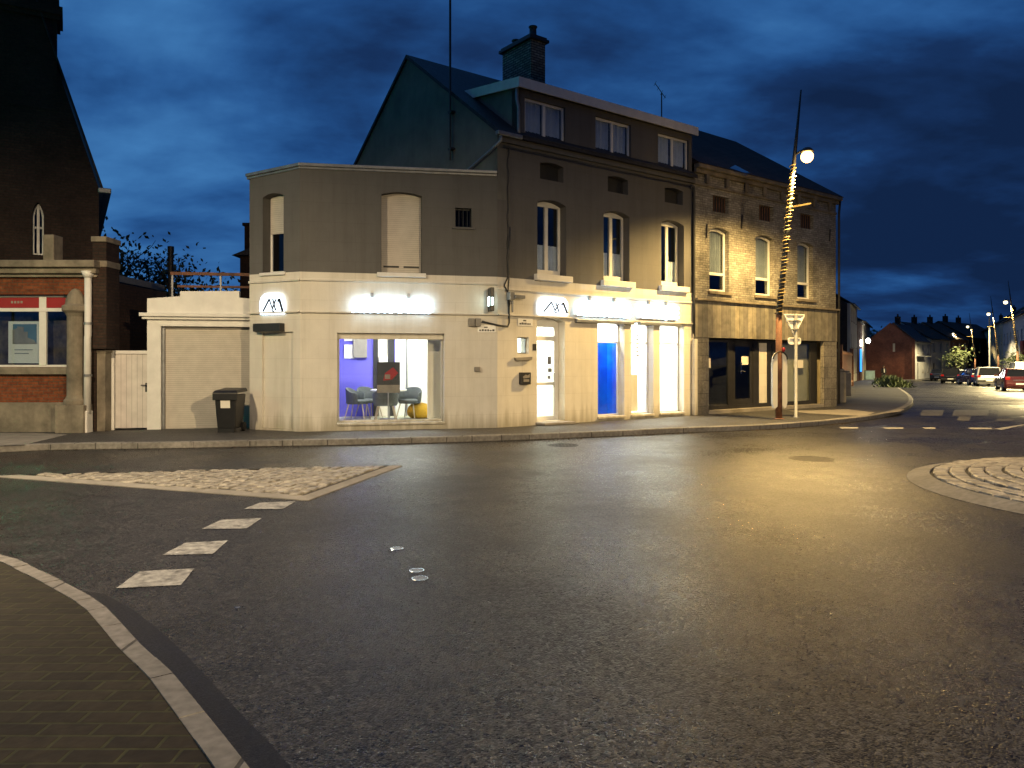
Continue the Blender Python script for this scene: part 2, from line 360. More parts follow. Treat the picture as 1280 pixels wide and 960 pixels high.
M['blue'] = mat('blue_panel', (.0, .07, .95), .5, .12, 2.5, var2=(.0, .16, 1.0))
M['ofloor'] = mat('office_floor', (.55, .54, .40), .5, .08)
M['paper'] = mat('paper', (.78, .75, .66), .8, .03)
M['red'] = mat('red_sign', (.30, .008, .014), .45, .08)
M['rust'] = mat('corten_steel', (.17, .075, .04), .75, .35, 8, bump=.3)
M['rope'] = mat('pale_rope_light', (.38, .27, .10), .5, .1)
M['leaf'] = mat('foliage', (.055, .075, .028), .7, .4, 6)
M['bark'] = mat('bark', (.05, .04, .032), .9, .3, 12, bump=.5)
M['cobble'] = mat('granite_setts', (.33, .30, .25), .6, .45, 7, bump=.5, bscale=45)
M['joint'] = mat('dark_joint', (.05, .045, .04), .9, .3, 12)
M['iron'] = mat('cast_iron', (.018, .017, .016), .55, .3, 30, metal=.6, bump=.6, bscale=60)
M['steel'] = mat('polished_steel', (.72, .74, .76), .18, .1, 20, metal=1.0)
M['lid'] = mat('worn_steel', (.55, .56, .58), .32, .35, 40, metal=.9, bump=.5, bscale=120)
M['signback'] = mat('sign_aluminium', (.85, .86, .87), .5, .05, 12)
M['tyre'] = mat('tyre_rubber', (.015, .015, .015), .8)
M['sign'] = emis('sign_white', (.60, .80, 1.0), 9.0)
M['signpanel'] = emis('sign_panel', (.72, .86, 1.0), 2.6)
M['sodium'] = emis('sodium_bowl', (1.0, .56, .16), 8)
M['led'] = emis('far_lamp_bowl', (1.0, .88, .55), 3.0)
M['ceil'] = emis('ceiling_panel', (1.0, 1.0, .90), 14)
M['bluneon'] = emis('blue_sign', (.03, .25, 1.0), 2.4)
M['whitelit'] = emis('white_lit', (1.0, .97, .85), 7)
# ------------------------------------------------------------------ the ground
def spline(pts, step=.5):
    pts = [Vector((p[0], p[1])) for p in pts]; out = []
    for i in range(len(pts)-1):
        p0, p1, p2, p3 = pts[max(i-1, 0)], pts[i], pts[i+1], pts[min(i+2, len(pts)-1)]
        k = max(1, int((p2-p1).length/step))
        for j in range(k):
            t = j/k
            out.append(.5*((2*p1)+(p2-p0)*t+(2*p0-5*p1+4*p2-p3)*t*t+(3*p1-p0-3*p2+p3)*t**3))
    return out+[pts[-1]]
def offset(pl, d):
    o = []
    for i, p in enumerate(pl):
        t = (pl[min(i+1, len(pl)-1)]-pl[max(i-1, 0)]).normalized(); o.append(p+Vector((-t.y, t.x))*d)
    return o
def terrain(name, pts, h, m, kind='structure', parent=None):
    bm = bmesh.new(); vs = [bm.verts.new((p[0], p[1], 0)) for p in pts]
    for t in geometry.tessellate_polygon([[Vector((p[0], p[1], 0)) for p in pts]]):
        try: bm.faces.new([vs[i] for i in t])
        except ValueError: pass
    for y in (27.0, 95.0):
        bmesh.ops.bisect_plane(bm, geom=bm.verts[:]+bm.edges[:]+bm.faces[:], plane_co=(0, y, 0), plane_no=(0, 1, 0))
    uv = bm.loops.layers.uv.new('UVMap')
    for v in bm.verts: v.co.z = gz(v.co.y)+h
    for f in bm.faces:
        if f.normal.z < 0: f.normal_flip()
        for l in f.loops: l[uv].uv = (l.vert.co.x, l.vert.co.y)
    bmesh.ops.recalc_face_normals(bm, faces=bm.faces)
    for f in bm.faces:
        f.normal_update()
        if f.normal.z < 0: f.normal_flip()
    me = bpy.data.meshes.new(name); bm.to_mesh(me); bm.free(); me.materials.append(m)
    o = bpy.data.objects.new(name, me); COL.objects.link(o); o.parent = parent
    return tag(o, kind=kind)
def kerb(pl, width, h, step=1.0, side=1, bottom=-.05):
    mb = MB(); inner = offset(pl, width*side); acc = 0; i0 = 0
    for i in range(1, len(pl)):
        acc += (pl[i]-pl[i-1]).length
        if acc >= step or i == len(pl)-1:
            g = .006
            for a in range(i0, i):
                A, B, C_, D_ = pl[a], pl[a+1], inner[a+1], inner[a]
                if a == i0: A = A+(B-A).normalized()*g; D_ = D_+(C_-D_).normalized()*g
                za, zb = gz(A.y), gz(B.y); j = random.uniform(-.003, .003)
                ch = .015*side
                mb.add([(A.x, A.y, za+bottom), (B.x, B.y, zb+bottom), (B.x, B.y, zb+h-.015), (A.x, A.y, za+h-.015),
                        (*(A.lerp(D_, .1)), za+h+j), (*(B.lerp(C_, .1)), zb+h+j), (*C_, zb+h+j), (*D_, za+h+j), (*C_, zb+h-.05), (*D_, za+h-.05)],
                       [(0, 1, 2, 3), (3, 2, 5, 4), (4, 5, 6, 7), (7, 6, 8, 9)]+([(0, 3, 4, 7, 9)] if a == i0 else [])+([(1, 8, 6, 5, 2)] if a == i-1 else []))
            acc = 0; i0 = i
    return mb

terrain('road', [(-180, -60), (420, -60), (420, 460), (-180, 460)], 0, M['road'])
kpx = [(0, 566), (60, 563), (200, 561), (320, 558.5), (440, 556.5), (540, 554), (620, 551.5), (700, 548.5), (780, 545), (850, 541.5), (960, 537), (1030, 531.5), (1080, 526),
       (1112, 520.5), (1132, 513.5), (1141, 506), (1139, 498), (1130, 490.5), (1120, 484.5), (1110, 479.0)]
far = spline([(-70, 13.9), (-40, 13.75), (-16, 13.65)]+[ground(*p).xy for p in kpx]+[(44.2, 92.0), (48, 97.2), (54, 98.6), (62, 108), (72, 120), (95, 140)], .5)
tag(kerb(far, .16, .125).build('kerb', M['kerb']), kind='structure')
fin = offset(far, .155)
terrain('pavement', [tuple(p) for p in fin]+[(95, 300), (-70, 300)], .12, M['pave'])
for poly in ([(985, 513.5), (1060, 511.5), (1094, 515.5), (1080, 520), (1010, 516.5)],):
    terrain('paving_patch', [ground(x, y, .124).xy for x, y in poly], .124, M['slab'])
terrain('paving_patch', [ground(x, y, .124).xy for x, y in [(-60, 541), (40, 541), (85, 543), (30, 556), (-60, 560)]], .124, M['slab'])
terrain('paving_patch', [ground(x, y, .124).xy for x, y in [(1100, 517.5), (1117, 512), (1131, 511.5), (1124, 514.5)]], .124, M['slab'])
# near corner
nk = spline([(-40, 9.6), (-12, 8.1), (-7, 7.0), (-5.0, 6.36)]+[ground(x, y, .12).xy for x, y in [(0, 693), (52, 713), (100, 737), (135, 759), (175, 802), (219, 842), (258, 889), (280, 916), (315, 960)]]+[(-.62, 2.1), (-.3, .9), (-.15, -.6), (-.1, -8)], .25)
tag(kerb(nk, .11, .125, .45, -1).build('kerb', M['kerb']), kind='structure')
terrain('pavement', [tuple(p) for p in offset(nk, -.106)]+[(-40, -8)], .12, M['paver'])
gut = [nk[i] for i in range(len(nk)) if nk[i].x > -3.3]
outer = spline([(-3.3, 5.45)]+[ground(x, y).xy for x, y in [(131, 743), (166, 763), (210, 798), (254, 842), (306, 899), (341, 934), (363, 960)]]+[(-.42, 2.1), (-.02, .8), (.2, -.6), (.25, -8)], .25)
terrain('gutter', [tuple(p) for p in gut]+[tuple(p) for p in reversed(outer)], .004, M['gutter'])
terrain('pavement_right', [(36.5, 51), (45.5, 66), (96, 162), (150, 162), (150, 40), (60, 40)], .12, M['pave'])
# painted markings
def mark(px, h=.005, m='mark'): return terrain('road_marking', [ground(x, y).xy for x, y in px], h, M[m])
for q in ([(332, 448), (397, 400), (556, 391), (517, 439)], [(463, 353), (530, 318), (652, 311), (608, 350)], [(577, 278), (633, 252), (749, 247), (704, 277)], [(697, 221), (742, 203), (845, 199), (809, 221)]):
    mark([(x/2.2865, 540+y/2.2865) for x, y in q])
for x0, x1, y in ((45, 175, 293), (335, 475, 295), (600, 690, 295), (905, 1065, 297)):
    mark([(1040+x0/5.333, 480+(y-5)/5.333), (1040+x1/5.333, 480+(y-4)/5.333), (1040+x1/5.333, 480+(y+5)/5.333), (1040+(x0+20)/5.333, 480+(y+5)/5.333)])
mark([(1242, 536.2), (1300, 527.5), (1330, 524), (1330, 526.5), (1280, 531.5), (1252, 537.5)])
for x0, x1, y0, y1 in ((1150, 1180, 512.5, 519.8), (1190, 1236, 512.5, 519.8), (1246, 1330, 512.5, 519.8), (1196, 1214, 520.6, 526), (1244, 1268, 523.7, 526.5)):
    mark([(x0, y1), (x0+3, y0), (x1, y0), (x1-2, y1)], .005, 'faded')
# cobbled traffic island with a pale edge
def setts(mb, cells):
    for (x, y, a, lx, ly, z, hh) in cells:
        ca, sa = math.cos(a), math.sin(a); v = []
        for (k, zz_) in ((1.0, -.03), (.97, hh*.55), (.74, hh)):
            for sx_, sy_ in ((-1, -1), (1, -1), (1, 1), (-1, 1)):
                px_, py_ = sx_*lx/2*k+random.uniform(-.006, .006), sy_*ly/2*k+random.uniform(-.006, .006)
                v.append((x+px_*ca-py_*sa, y+px_*sa+py_*ca, z+zz_+random.uniform(-.004, .004)))
        mb.add(v, [(0, 1, 5, 4), (1, 2, 6, 5), (2, 3, 7, 6), (3, 0, 4, 7), (4, 5, 9, 8), (5, 6, 10, 9), (6, 7, 11, 10), (7, 4, 8, 11), (8, 9, 10, 11)])
    return mb
tri = [ground(503, 583).xy, ground(-14, 596.0).xy, ground(385, 626.5).xy]
cen = (tri[0]+tri[1]+tri[2])/3
def inset_tri(d):
    ls = []
    for i in range(3):
        a, b = tri[i], tri[(i+1) % 3]; n_ = Vector((-(b-a).y, (b-a).x)).normalized()
        if n_.dot(cen-a) < 0: n_ = -n_
        ls.append((a+n_*d, (b-a)))
    out = []
    for i in range(3):
        (p, u), (q, v) = ls[i-1], ls[i]; den = u.x*v.y-u.y*v.x; w = q-p; out.append(p+u*((w.x*v.y-w.y*v.x)/den))
    return out
isl = thing('traffic_island', 'long triangular traffic island of pale cobbles with white edging', 'traffic island', (cen.x, cen.y, 0))
i1 = inset_tri(.13)
eb = MB()
for k in range(3):
    a, b, c, d = tri[k], tri[(k+1) % 3], i1[(k+2) % 3], i1[(k+1) % 3]
for k in range(3):
    a, b = tri[k], tri[(k+1) % 3]; c, d = i1[(k+1) % 3], i1[k]
    eb.add([(a.x, a.y, -.02), (b.x, b.y, -.02), (b.x, b.y, .012), (a.x, a.y, .012), (d.x, d.y, .035), (c.x, c.y, .035)], [(0, 1, 2, 3), (3, 2, 5, 4)])
eb.build('edging', M['slab'], isl)
MB().sheet([(p.x, p.y, .022) for p in i1], .05).build('bedding', M['joint'], isl)
i2 = inset_tri(.16)
def inside(p, T):
    s = [((T[(i+1) % 3]-T[i]).x*(p-T[i]).y-(T[(i+1) % 3]-T[i]).y*(p-T[i]).x) for i in range(3)]
    return all(q > 0 for q in s) or all(q < 0 for q in s)
e = (tri[0]-tri[2]).normalized(); f = Vector((-e.y, e.x)); cells = []; ang = math.atan2(e.y, e.x)
for r_ in range(-60, 60):
    off = random.uniform(0, .2)
    for c_ in range(-40, 40):
        p = tri[2]+f*(r_*.135)+e*(c_*.19+off)
        if inside(p, i2):
            cells.append((p.x, p.y, ang+random.uniform(-.08, .08), .186*random.uniform(.9, 1), .131*random.uniform(.9, 1), .022, random.uniform(.014, .032)))
setts(MB(), cells).build('cobblestone', M['cobble'], isl)
# mini roundabout of concentric setts
rc = Vector((8.6, 9.23)); RR = 3.43
rb = thing('roundabout_island', 'round domed roundabout island laid in rings of worn setts', 'roundabout', (rc.x, rc.y, 0))
dome = lambda r: .03+.20*(1-(r/RR)**2)
MB().lathe([(RR, -.03), (RR, .006), (RR-.03, .014), (RR-.28, dome(RR-.28)+.012), (RR-.30, .0)], (rc.x, rc.y, 0), 96).build('edging', M['kerb'], rb)
MB().lathe([(RR-.26, -.02)]+[(RR-.28-i*(RR-.3)/8, dome(RR-.28-i*(RR-.3)/8)-.02) for i in range(9)], (rc.x, rc.y, 0), 64, ).build('bedding', M['joint'], rb)
cells = []; r_ = RR-.42; k = 0
while r_ > .2:
    n_ = max(5, int(2*math.pi*r_/.24)); o_ = random.random()
    for i in range(n_):
        a = 2*math.pi*(i+o_)/n_
        cells.append((rc.x+r_*math.cos(a), rc.y+r_*math.sin(a), a, .192*random.uniform(.94, 1), 2*math.pi*r_/n_*.97, dome(r_)-.012, random.uniform(.02, .034)))
    k += 1; r_ -= .20 if k % 2 else .225
setts(MB(), cells).build('cobblestone', M['cobble'], rb)
# dead leaves and grit blown along the far kerb
rnd = random.Random(12); mb = MB(); fk = [q for q in far if -10 < q.x < 9]
for i in range(900):
    k = rnd.randrange(1, len(fk)); q = fk[k-1].lerp(fk[k], rnd.random()); nrm = (fk[k]-fk[k-1]).normalized(); d_ = -abs(rnd.gauss(0, .10))-.01
    c = Vector((q.x-nrm.y*d_, q.y+nrm.x*d_, .008)); a = rnd.uniform(0, 6.28); s_ = rnd.uniform(.008, .035)*(1 if math.sin(q.x*2.3) > -.2 else .5); u = Vector((math.cos(a), math.sin(a), rnd.uniform(-.2, .5)))*s_; v = Vector((-math.sin(a), math.cos(a), rnd.uniform(-.2, .4)))*s_*.6
    mb.add([c-u, c+v, c+u, c-v], [(0, 1, 2, 3)])
tag(mb.build('leaf_litter', mat('dead_leaves', (.06, .04, .022), .8, .4, 30)), 'scatter of dead leaves along the foot of the far kerb', 'litter', kind='stuff')
# iron and steel covers in the road
def cover(px, py, r, m, name, label, cat, ring=True):
    p = ground(px, py); t = thing(name, label, cat, (p.x, p.y, 0))
    MB().lathe([(r, -.01), (r, .004), (r*.97, .006), (r*.86, .006), (r*.86, -.01)], p, 28).build('rim', M[m], t)
    mb = MB().lathe([(r*.84, -.01), (r*.84, .002)], p, 28)
    for i in range(-3, 4):
        for j in range(-3, 4):
            if i*i+j*j < 11: mb.box(p.x+(i-.32)*r*.22, p.y+(j-.32)*r*.22, .0, p.x+(i+.32)*r*.22, p.y+(j+.32)*r*.22, .005)
    mb.build('lid', M['lid' if m == 'steel' else 'iron'], t); return t
cover(1014, 573.5, .36, 'iron', 'manhole_cover', 'dark round manhole cover in the lamp-lit road beyond the lamp glow', 'manhole cover')
cover(704, 556.5, .30, 'iron', 'manhole_cover', 'round manhole cover in the road in front of the glazed door', 'manhole cover')
cover(496, 686, .06, 'steel', 'valve_cover', 'single shiny round valve cover farther out on the dark road', 'valve cover')
cover(521, 713.5, .06, 'steel', 'valve_cover', 'shiny valve cover, farther of the close pair in the road', 'valve cover')
cover(525, 723.5, .064, 'steel', 'valve_cover', 'shiny valve cover, nearer of the close pair in the road', 'valve cover')
cover(297, 760, .018, 'steel', 'road_stud', 'tiny glinting stud alone in the road near the dashed line', 'road stud')

# ------------------------------------------------------------------ building parts
def window(root, fr, u0, z0, u1, z1, rise=0, depth=.2, ft=.06, mull=(), rails=(), m='pvc', g='dglass', curtain=None, sill=None, name='window', cm='curtain', th=.05, head=0, wsill=.12):
    "a framed window set back in its opening; panes, sill and curtain are sub-parts"
    inner = arch(u0+ft, z0+ft, u1-ft, z1-ft-head, max(0, rise-.01) if not head else 0)
    fm = MB().prism(arch(u0+.002, z0+.002, u1-.002, z1-.002, rise), -depth, -depth-th, fr, [inner])
    for a in mull:
        c = u0+(u1-u0)*a; fm.box(c-ft*.7, -depth+.008, z0+ft-.01, c+ft*.7, -depth-th+.008, z1-ft-head-.004, fr)
    for z in rails: fm.box(u0+ft-.01, -depth+.004, z-ft*.55, u1-ft+.01, -depth-th+.004, z+ft*.55, fr)
    w = fm.build(name, M[m], root, bevel=.006)
    MB().prism(inner, -depth-th*.45, -depth-th*.55, fr).build('pane', M[g], w)
    if curtain:
        for (a, b, c, d) in curtain:      # share of width from-to, share of height from-to
            mb = MB(); n_ = max(12, int((u1-u0)*(b-a)*60)); vs = []
            for i in range(n_+1):
                u = u0+(u1-u0)*(a+(b-a)*i/n_); ww = -depth-.10+.022*math.sin(i*.9)+.012*math.sin(i*2.3)
                vs += [fr.P(u, ww, z0+(z1-z0)*c), fr.P(u, ww, z0+(z1-z0)*d)]
            mb.add(vs, [(2*i, 2*i+2, 2*i+3, 2*i+1) for i in range(n_)]); mb.build('curtain', M[cm], w, smooth=True)
    if sill:
        dz, ext, out, ms = sill
        MB().box(u0-ext, -depth+.01, z0-dz, u1+ext, out, z0-.002, fr).build('sill', M[ms], w, bevel=.01)
    return w
def wall(root, fr, outer, holes, m, name='wall', th=.3, w0=0.0): return MB().prism(outer, w0, w0-th, fr, holes).build(name, M[m], root)

# ------------------------------------------------------------------ the corner building
A_, B_, C_ = (-5.81, 17.0), (-4.53, 16.4), (-.33, 17.4)
dCD = Vector((1.3125, 1)).normalized()
D_ = (C_[0]+dCD.x*6.82, C_[1]+dCD.y*6.82); E_ = (C_[0]+dCD.x*14.2, C_[1]+dCD.y*14.2)
AB, BC, CD, DE = Frame(A_, B_), Frame(B_, C_), Frame(C_, D_), Frame(D_, E_)
nin = -CD.n; Fp = (C_[0]+nin.x*8.14, C_[1]+nin.y*8.14)
GF = Frame(Fp, C_)                            # gable end, u = 8.14 at the street
ZB = 3.54                                     # where cream meets grey
cb = thing('corner_building', 'cream and grey corner building with lit shopfront and dormer storey', 'building', (-.33, 17.4, 0))
def ur(fr, x0, x1, y0, y1, xr=None):          # pixel box read at the middle
    xm = (x0+x1)/2; return fr.uz(x0, y0)[0], fr.uz(xm, y1)[1], fr.uz(x1, y0)[0], fr.uz(xm, y0)[1]
# chamfer A-B
ua = AB.uz(328.4, 300)[0]; ub = AB.uz(354.5, 300)[0]; zt = AB.uz(341, 241.5)[1]; zb = ZB+.02
d0, d1 = AB.uz(327.6, 450)[0], AB.uz(371, 450)[0]; dz = AB.uz(345, 415)[1]
wall(cb, AB, [(0, .1), (AB.len, .1), (AB.len, ZB), (0, ZB)], [arch(d0, .16, d1-.1, dz)], 'cream', 'lower_wall')
MB().box(d0+.004, -.06, .162, d1-.104, -.3, dz-.004, AB).build('blocked_doorway', M['cream'], cb)
wall(cb, AB, [(0, ZB), (AB.len, ZB), (AB.len, 5.785), (0, 5.70)], [arch(ua, zb, ub, zt, .07)], 'grey', 'upper_wall')
w = window(cb, AB, ua, zb, ub, zt, .07, .24, .05, sill=(.07, .06, .05, 'white'))
MB().box(ua+.03, -.215, zt-.85, ub-.03, -.235, zt-.03, AB).build('roller_blind', M['shutter'], w)
# left front B-C
S1 = ur(BC, 476.9, 527.6, 240, 342.5); S1 = (S1[0], ZB+.03, S1[2], S1[3])
S2 = ur(BC, 569, 589.7, 260, 284)
BW = ur(BC, 421.4, 555.3, 416.5, 528)
wall(cb, BC, [(0, .1), (BC.len, .1), (BC.len, ZB), (0, ZB)], [arch(*BW)], 'cream', 'lower_wall')
wall(cb, BC, [(0, ZB), (BC.len, ZB), (BC.len, 5.86), (0, 5.785)], [arch(*S1, .07), arch(*S2)], 'grey', 'upper_wall')
sh = MB().prism(arch(S1[0]+.004, S1[1], S1[2]-.004, S1[3]-.004, .07), -.17, -.21, BC).build('roller_shutter', M['shutter'], cb)
MB().box(S1[0]+.05, -.16, S1[1]+.13, (S1[0]+S1[2])/2-.05, -.169, S1[1]+.17, BC).box((S1[0]+S1[2])/2+.05, -.16, S1[1]+.13, S1[2]-.05, -.169, S1[1]+.17, BC).build('slot', M['dark'], sh)
MB().box(S1[0]-.1, -.16, S1[1]-.1, S1[2]+.08, .07, S1[1]-.004, BC).build('sill', M['white'], sh, bevel=.01)
wb = window(cb, BC, *S2, 0, .12, .03, m='dark', sill=(.05, .07, .04, 'grey'))
bars = MB()
for k in range(1, 4):
    u = S2[0]+(S2[2]-S2[0])*k/4; bars.tube([BC.P(u, -.05, S2[1]), BC.P(u, -.05, S2[3])], .008, 6)
bars.build('bar', M['dark'], wb)
# flat-roof coping over the left part, in one angled run
for fr, za, zb_ in ((AB, 5.70, 5.785), (BC, 5.785, 5.86)):
    P = fr.P; mb = MB()
    a0, a1 = (-.06, fr.len+.03) if fr is AB else (-.03, fr.len-.02)
    for (w0, w1, q0, q1) in ((.07, -.33, .002, .07), (.03, -.29, -.05, .0)):
        mb.add([P(a0, w0, za+q0), P(a1, w0, zb_+q0), P(a1, w1, zb_+q0), P(a0, w1, za+q0), P(a0, w0, za+q1), P(a1, w0, zb_+q1), P(a1, w1, zb_+q1), P(a0, w1, za+q1)],
               [(0, 3, 2, 1), (4, 5, 6, 7), (0, 1, 5, 4), (1, 2, 6, 5), (2, 3, 7, 6), (3, 0, 4, 7)])
    mb.build('coping', M['zinc'], cb, bevel=.01)
LV = Frame((-5.0, 24.5), A_)
wall(cb, LV, [(0, .1), (LV.len-.02, .1), (LV.len-.02, 5.68), (0, 5.68)], [], 'grey', 'side_wall')
MB().sheet([(-5.75, 17.05, 5.55), (-4.5, 16.5, 5.55), (-.4, 17.45, 5.55), (-4.9, 23.6, 5.55), (-5.0, 24.4, 5.55)], .2).build('flat_roof', M['zinc'], cb)
# street front C-D
SF = [ur(CD, 671.6, 707.8, 250.5, 343.5), ur(CD, 754.5, 786.8, 264.5, 351.5), ur(CD, 826.6, 854.9, 275, 358.5)]
zlo = sum(r[1] for r in SF)/3; zhi = sum(r[3] for r in SF)/3
VT = [ur(CD, 675, 704.3, 205, 226.5), ur(CD, 759.8, 785, 221, 242), ur(CD, 830.9, 853.6, 234, 253.5)]
vlo = sum(r[1] for r in VT)/3; vhi = sum(r[3] for r in VT)/3
print('CD first floor', zlo, zhi, 'vents', vlo, vhi, [round(r[2]-r[0], 2) for r in SF], 'len', CD.len)
DO = ur(CD, 671.3, 706, 397, 522); BL = ur(CD, 747.3, 780.5, 402.5, 519); MI = ur(CD, 789, 816.9, 405.5, 517.3); RI = ur(CD, 825, 855, 404.8, 516.3)
SW = ur(CD, 647, 661, 421.5, 442)
print('door', DO, 'blue', BL, MI, RI)
gt = DO[3]; bz = (BL[1]+MI[1]+RI[1])/3
holes = [arch(DO[0], .2, DO[2], gt, .1), arch(BL[0], bz, BL[2], gt+.02, .1), arch(MI[0], bz, MI[2], gt+.02, .1), arch(RI[0], bz, RI[2], gt+.02, .1), arch(*SW)]
wall(cb, CD, [(0, .1), (CD.len, .1), (CD.len, ZB), (0, ZB)], holes, 'cream', 'lower_wall')
TOP = 6.60
wall(cb, CD, [(0, ZB), (CD.len, ZB), (CD.len, TOP), (0, TOP)], [arch(r[0], zlo, r[2], zhi, .10) for r in SF]+[arch(r[0], vlo, r[2], vhi, .05) for r in VT], 'grey', 'upper_wall')
for i, r in enumerate(SF):
    w = window(cb, CD, r[0], zlo, r[2], zhi, .10, .22, .075, (.5,), (), 'white', 'glass', [(.02, .47, 0, .42), (.53, .98, 0, .42)] if i < 2 else [(.53, .98, 0, .4)], head=.06)
    MB().box(r[0]-.10, -.2, zlo-.15, r[2]+.12, .12, zlo-.003, CD).build('sill', M['white'], w, bevel=.012)
    MB().box(r[0]+.005, -.17, zlo, r[2]-.08, -.215, zlo+.14, CD).build('low_panel', M['white'], w, bevel=.006)
for r in VT:
    MB().prism(arch(r[0]+.004, vlo+.004, r[2]-.004, vhi-.004, .05), -.2, -.24, CD).build('attic_opening', M['inside'], cb)
MB().box(0.0, .0, TOP+.002, CD.len, .08, TOP+.09, CD).box(0.0, .0, TOP+.092, CD.len, .05, TOP+.16, CD).build('cornice', M['grey'], cb, bevel=.015)
# dormer storey
u0 = CD.uz(649, 110)[0]; u1 = CD.len-.04
DW = [ur(CD, 657, 707.7, 128.5, 172), ur(CD, 745.5, 789.7, 149.5, 196), ur(CD, 823.6, 862, 170, 211)]
dlo = sum(r[1] for r in DW)/3; dhi = sum(r[3] for r in DW)/3
wall(cb, CD, [(u0, TOP+.16), (u1, TOP+.16), (u1, 7.95), (u0, 7.95)], [arch(r[0], dlo, r[2], dhi) for r in DW], 'grey', 'dormer_wall', .25, -.03)
for r in DW: window(cb, CD, r[0], dlo, r[2], dhi, 0, .09, .06, (.5,), (), 'pvc', 'glass', [(.03, .48, 0, 1), (.52, .97, 0, 1)], sill=(.04, .03, .0, 'pvc'))
P = CD.P
MB().add([P(u0, -.03, TOP+.16), P(u0, -.03, 7.95), P(u0, -2.3, 8.42), P(u0, -.03, 6.9), P(u0+.1, -.03, TOP+.16), P(u0+.1, -.03, 7.95), P(u0+.1, -2.3, 8.42)],
         [(0, 1, 2), (4, 6, 5), (0, 4, 5, 1), (0, 2, 6, 4), (1, 5, 6, 2)]).build('dormer_cheek', M['gable'], cb)
fb = MB(); z0_, z1_ = 7.94, 8.17
fb.box(u0-.1, .12, z0_, u1+.10, .09, z1_, CD)
fb.add([P(u0-.1, .088, z0_), P(u0-.07, .088, z0_), P(u0-.07, .088, z1_), P(u0-.1, .088, z1_), P(u0-.1, -2.6, z0_+.36), P(u0-.07, -2.6, z0_+.36), P(u0-.07, -2.6, z1_+.36), P(u0-.1, -2.6, z1_+.36)],
       [(0, 1, 2, 3), (4, 7, 6, 5), (0, 4, 5, 1), (1, 5, 6, 2), (2, 6, 7, 3), (3, 7, 4, 0)])
fb.build('dormer_fascia', M['white'], cb)
MB().add([P(u0-.066, .085, 8.12), P(u1+.1, .085, 8.12), P(u1+.1, -2.6, 8.5), P(u0-.066, -2.6, 8.5), P(u0-.066, .085, 8.0), P(u1+.1, .085, 8.0), P(u1+.1, -2.6, 8.36), P(u0-.066, -2.6, 8.36)],
         [(0, 1, 2, 3), (7, 6, 5, 4), (0, 4, 5, 1), (1, 5, 6, 2), (2, 6, 7, 3), (3, 7, 4, 0)]).build('dormer_roof', M['zinc'], cb)
MB().tube([P(u0-.04, -.02, 8.0), P(u0-.05, -.03, 7.7), P(u0-.02, .0, 7.5), P(u0-.02, .0, 7.0), P(u0-.02, .02, 6.85)], .04, 8).build('drainpipe', M['zinc'], cb, smooth=True)
# gable end and pitched roof
gp = [(.0, 5.3), (8.14, 5.3), (8.14, 6.86), (4.07, 9.79), (.0, 6.86)]
wall(cb, GF, gp, [], 'gable', 'gable_wall', .25)
RA = MB(); LN = CD.len
def roofslab(mb, p0, p1, p2, p3, t=.1):
    up = Vector((0, 0, t)); a = [Vector(q) for q in (p0, p1, p2, p3)]
    return mb.add([q-up for q in a]+a, [(0, 3, 2, 1), (4, 5, 6, 7), (0, 1, 5, 4), (1, 2, 6, 5), (2, 3, 7, 6), (3, 0, 4, 7)])
roofslab(RA, P(-.06, .14, 6.83), P(LN, .14, 6.83), P(LN, -4.07, 9.86), P(-.06, -4.07, 9.86))
roofslab(RA, P(-.06, -8.3, 6.83), P(LN, -8.3, 6.83), P(LN, -4.075, 9.86), P(-.06, -4.075, 9.86))
RA.build('roof', M['slate'], cb)
MB().box(.0, -8.14, .1, LN, -7.9, 6.8, CD).build('rear_wall', M['grey'], cb)
PW = Frame((D_[0], D_[1]), (D_[0]+nin.x*8.14, D_[1]+nin.y*8.14))
MB().prism([(.3, .1), (7.9, .1), (7.9, 6.75), (4.07, 9.7), (.3, 6.95)], .0, .12, PW).build('party_wall', M['grey'], cb)
MB().box(-.1, .17, 6.72, u0-.02, .05, 6.82, CD).build('gutter', M['zinc'], cb, bevel=.02)
MB().tube([P(.01, .12, 6.74), P(.01, .12, 6.6), P(-.06, .02, 6.5), GF.P(8.0, .06, 6.44), GF.P(6.4, .06, 5.98), GF.P(5.6, .06, 5.86)], .035, 8).build('drainpipe', M['zinc'], cb, smooth=True)
# chimney on the ridge
cu = 3.95; cz0, cz1 = 9.3, 11.0
ch = MB().box(cu-.27, -4.76, cz0, cu+.27, -3.38, cz1, CD).build('chimney', M['chimbrick'], cb)
MB().box(cu-.36, -4.85, cz1+.002, cu+.36, -3.29, cz1+.09, CD).box(cu-.31, -4.8, cz1+.092, cu+.31, -3.34, cz1+.16, CD).build('chimney_cap', M['dark'], ch, bevel=.01)
for k, hh in ((-4.45, .17), (-3.62, .30)):
    q = CD.P(cu, k, cz1+.16); MB().lathe([(.12, 0), (.15, .05), (.11, .1), (.10, hh), (.13, hh+.02), (.13, hh+.05)], q, 14).build('chimney_pot', M['dark'], ch, smooth=True)
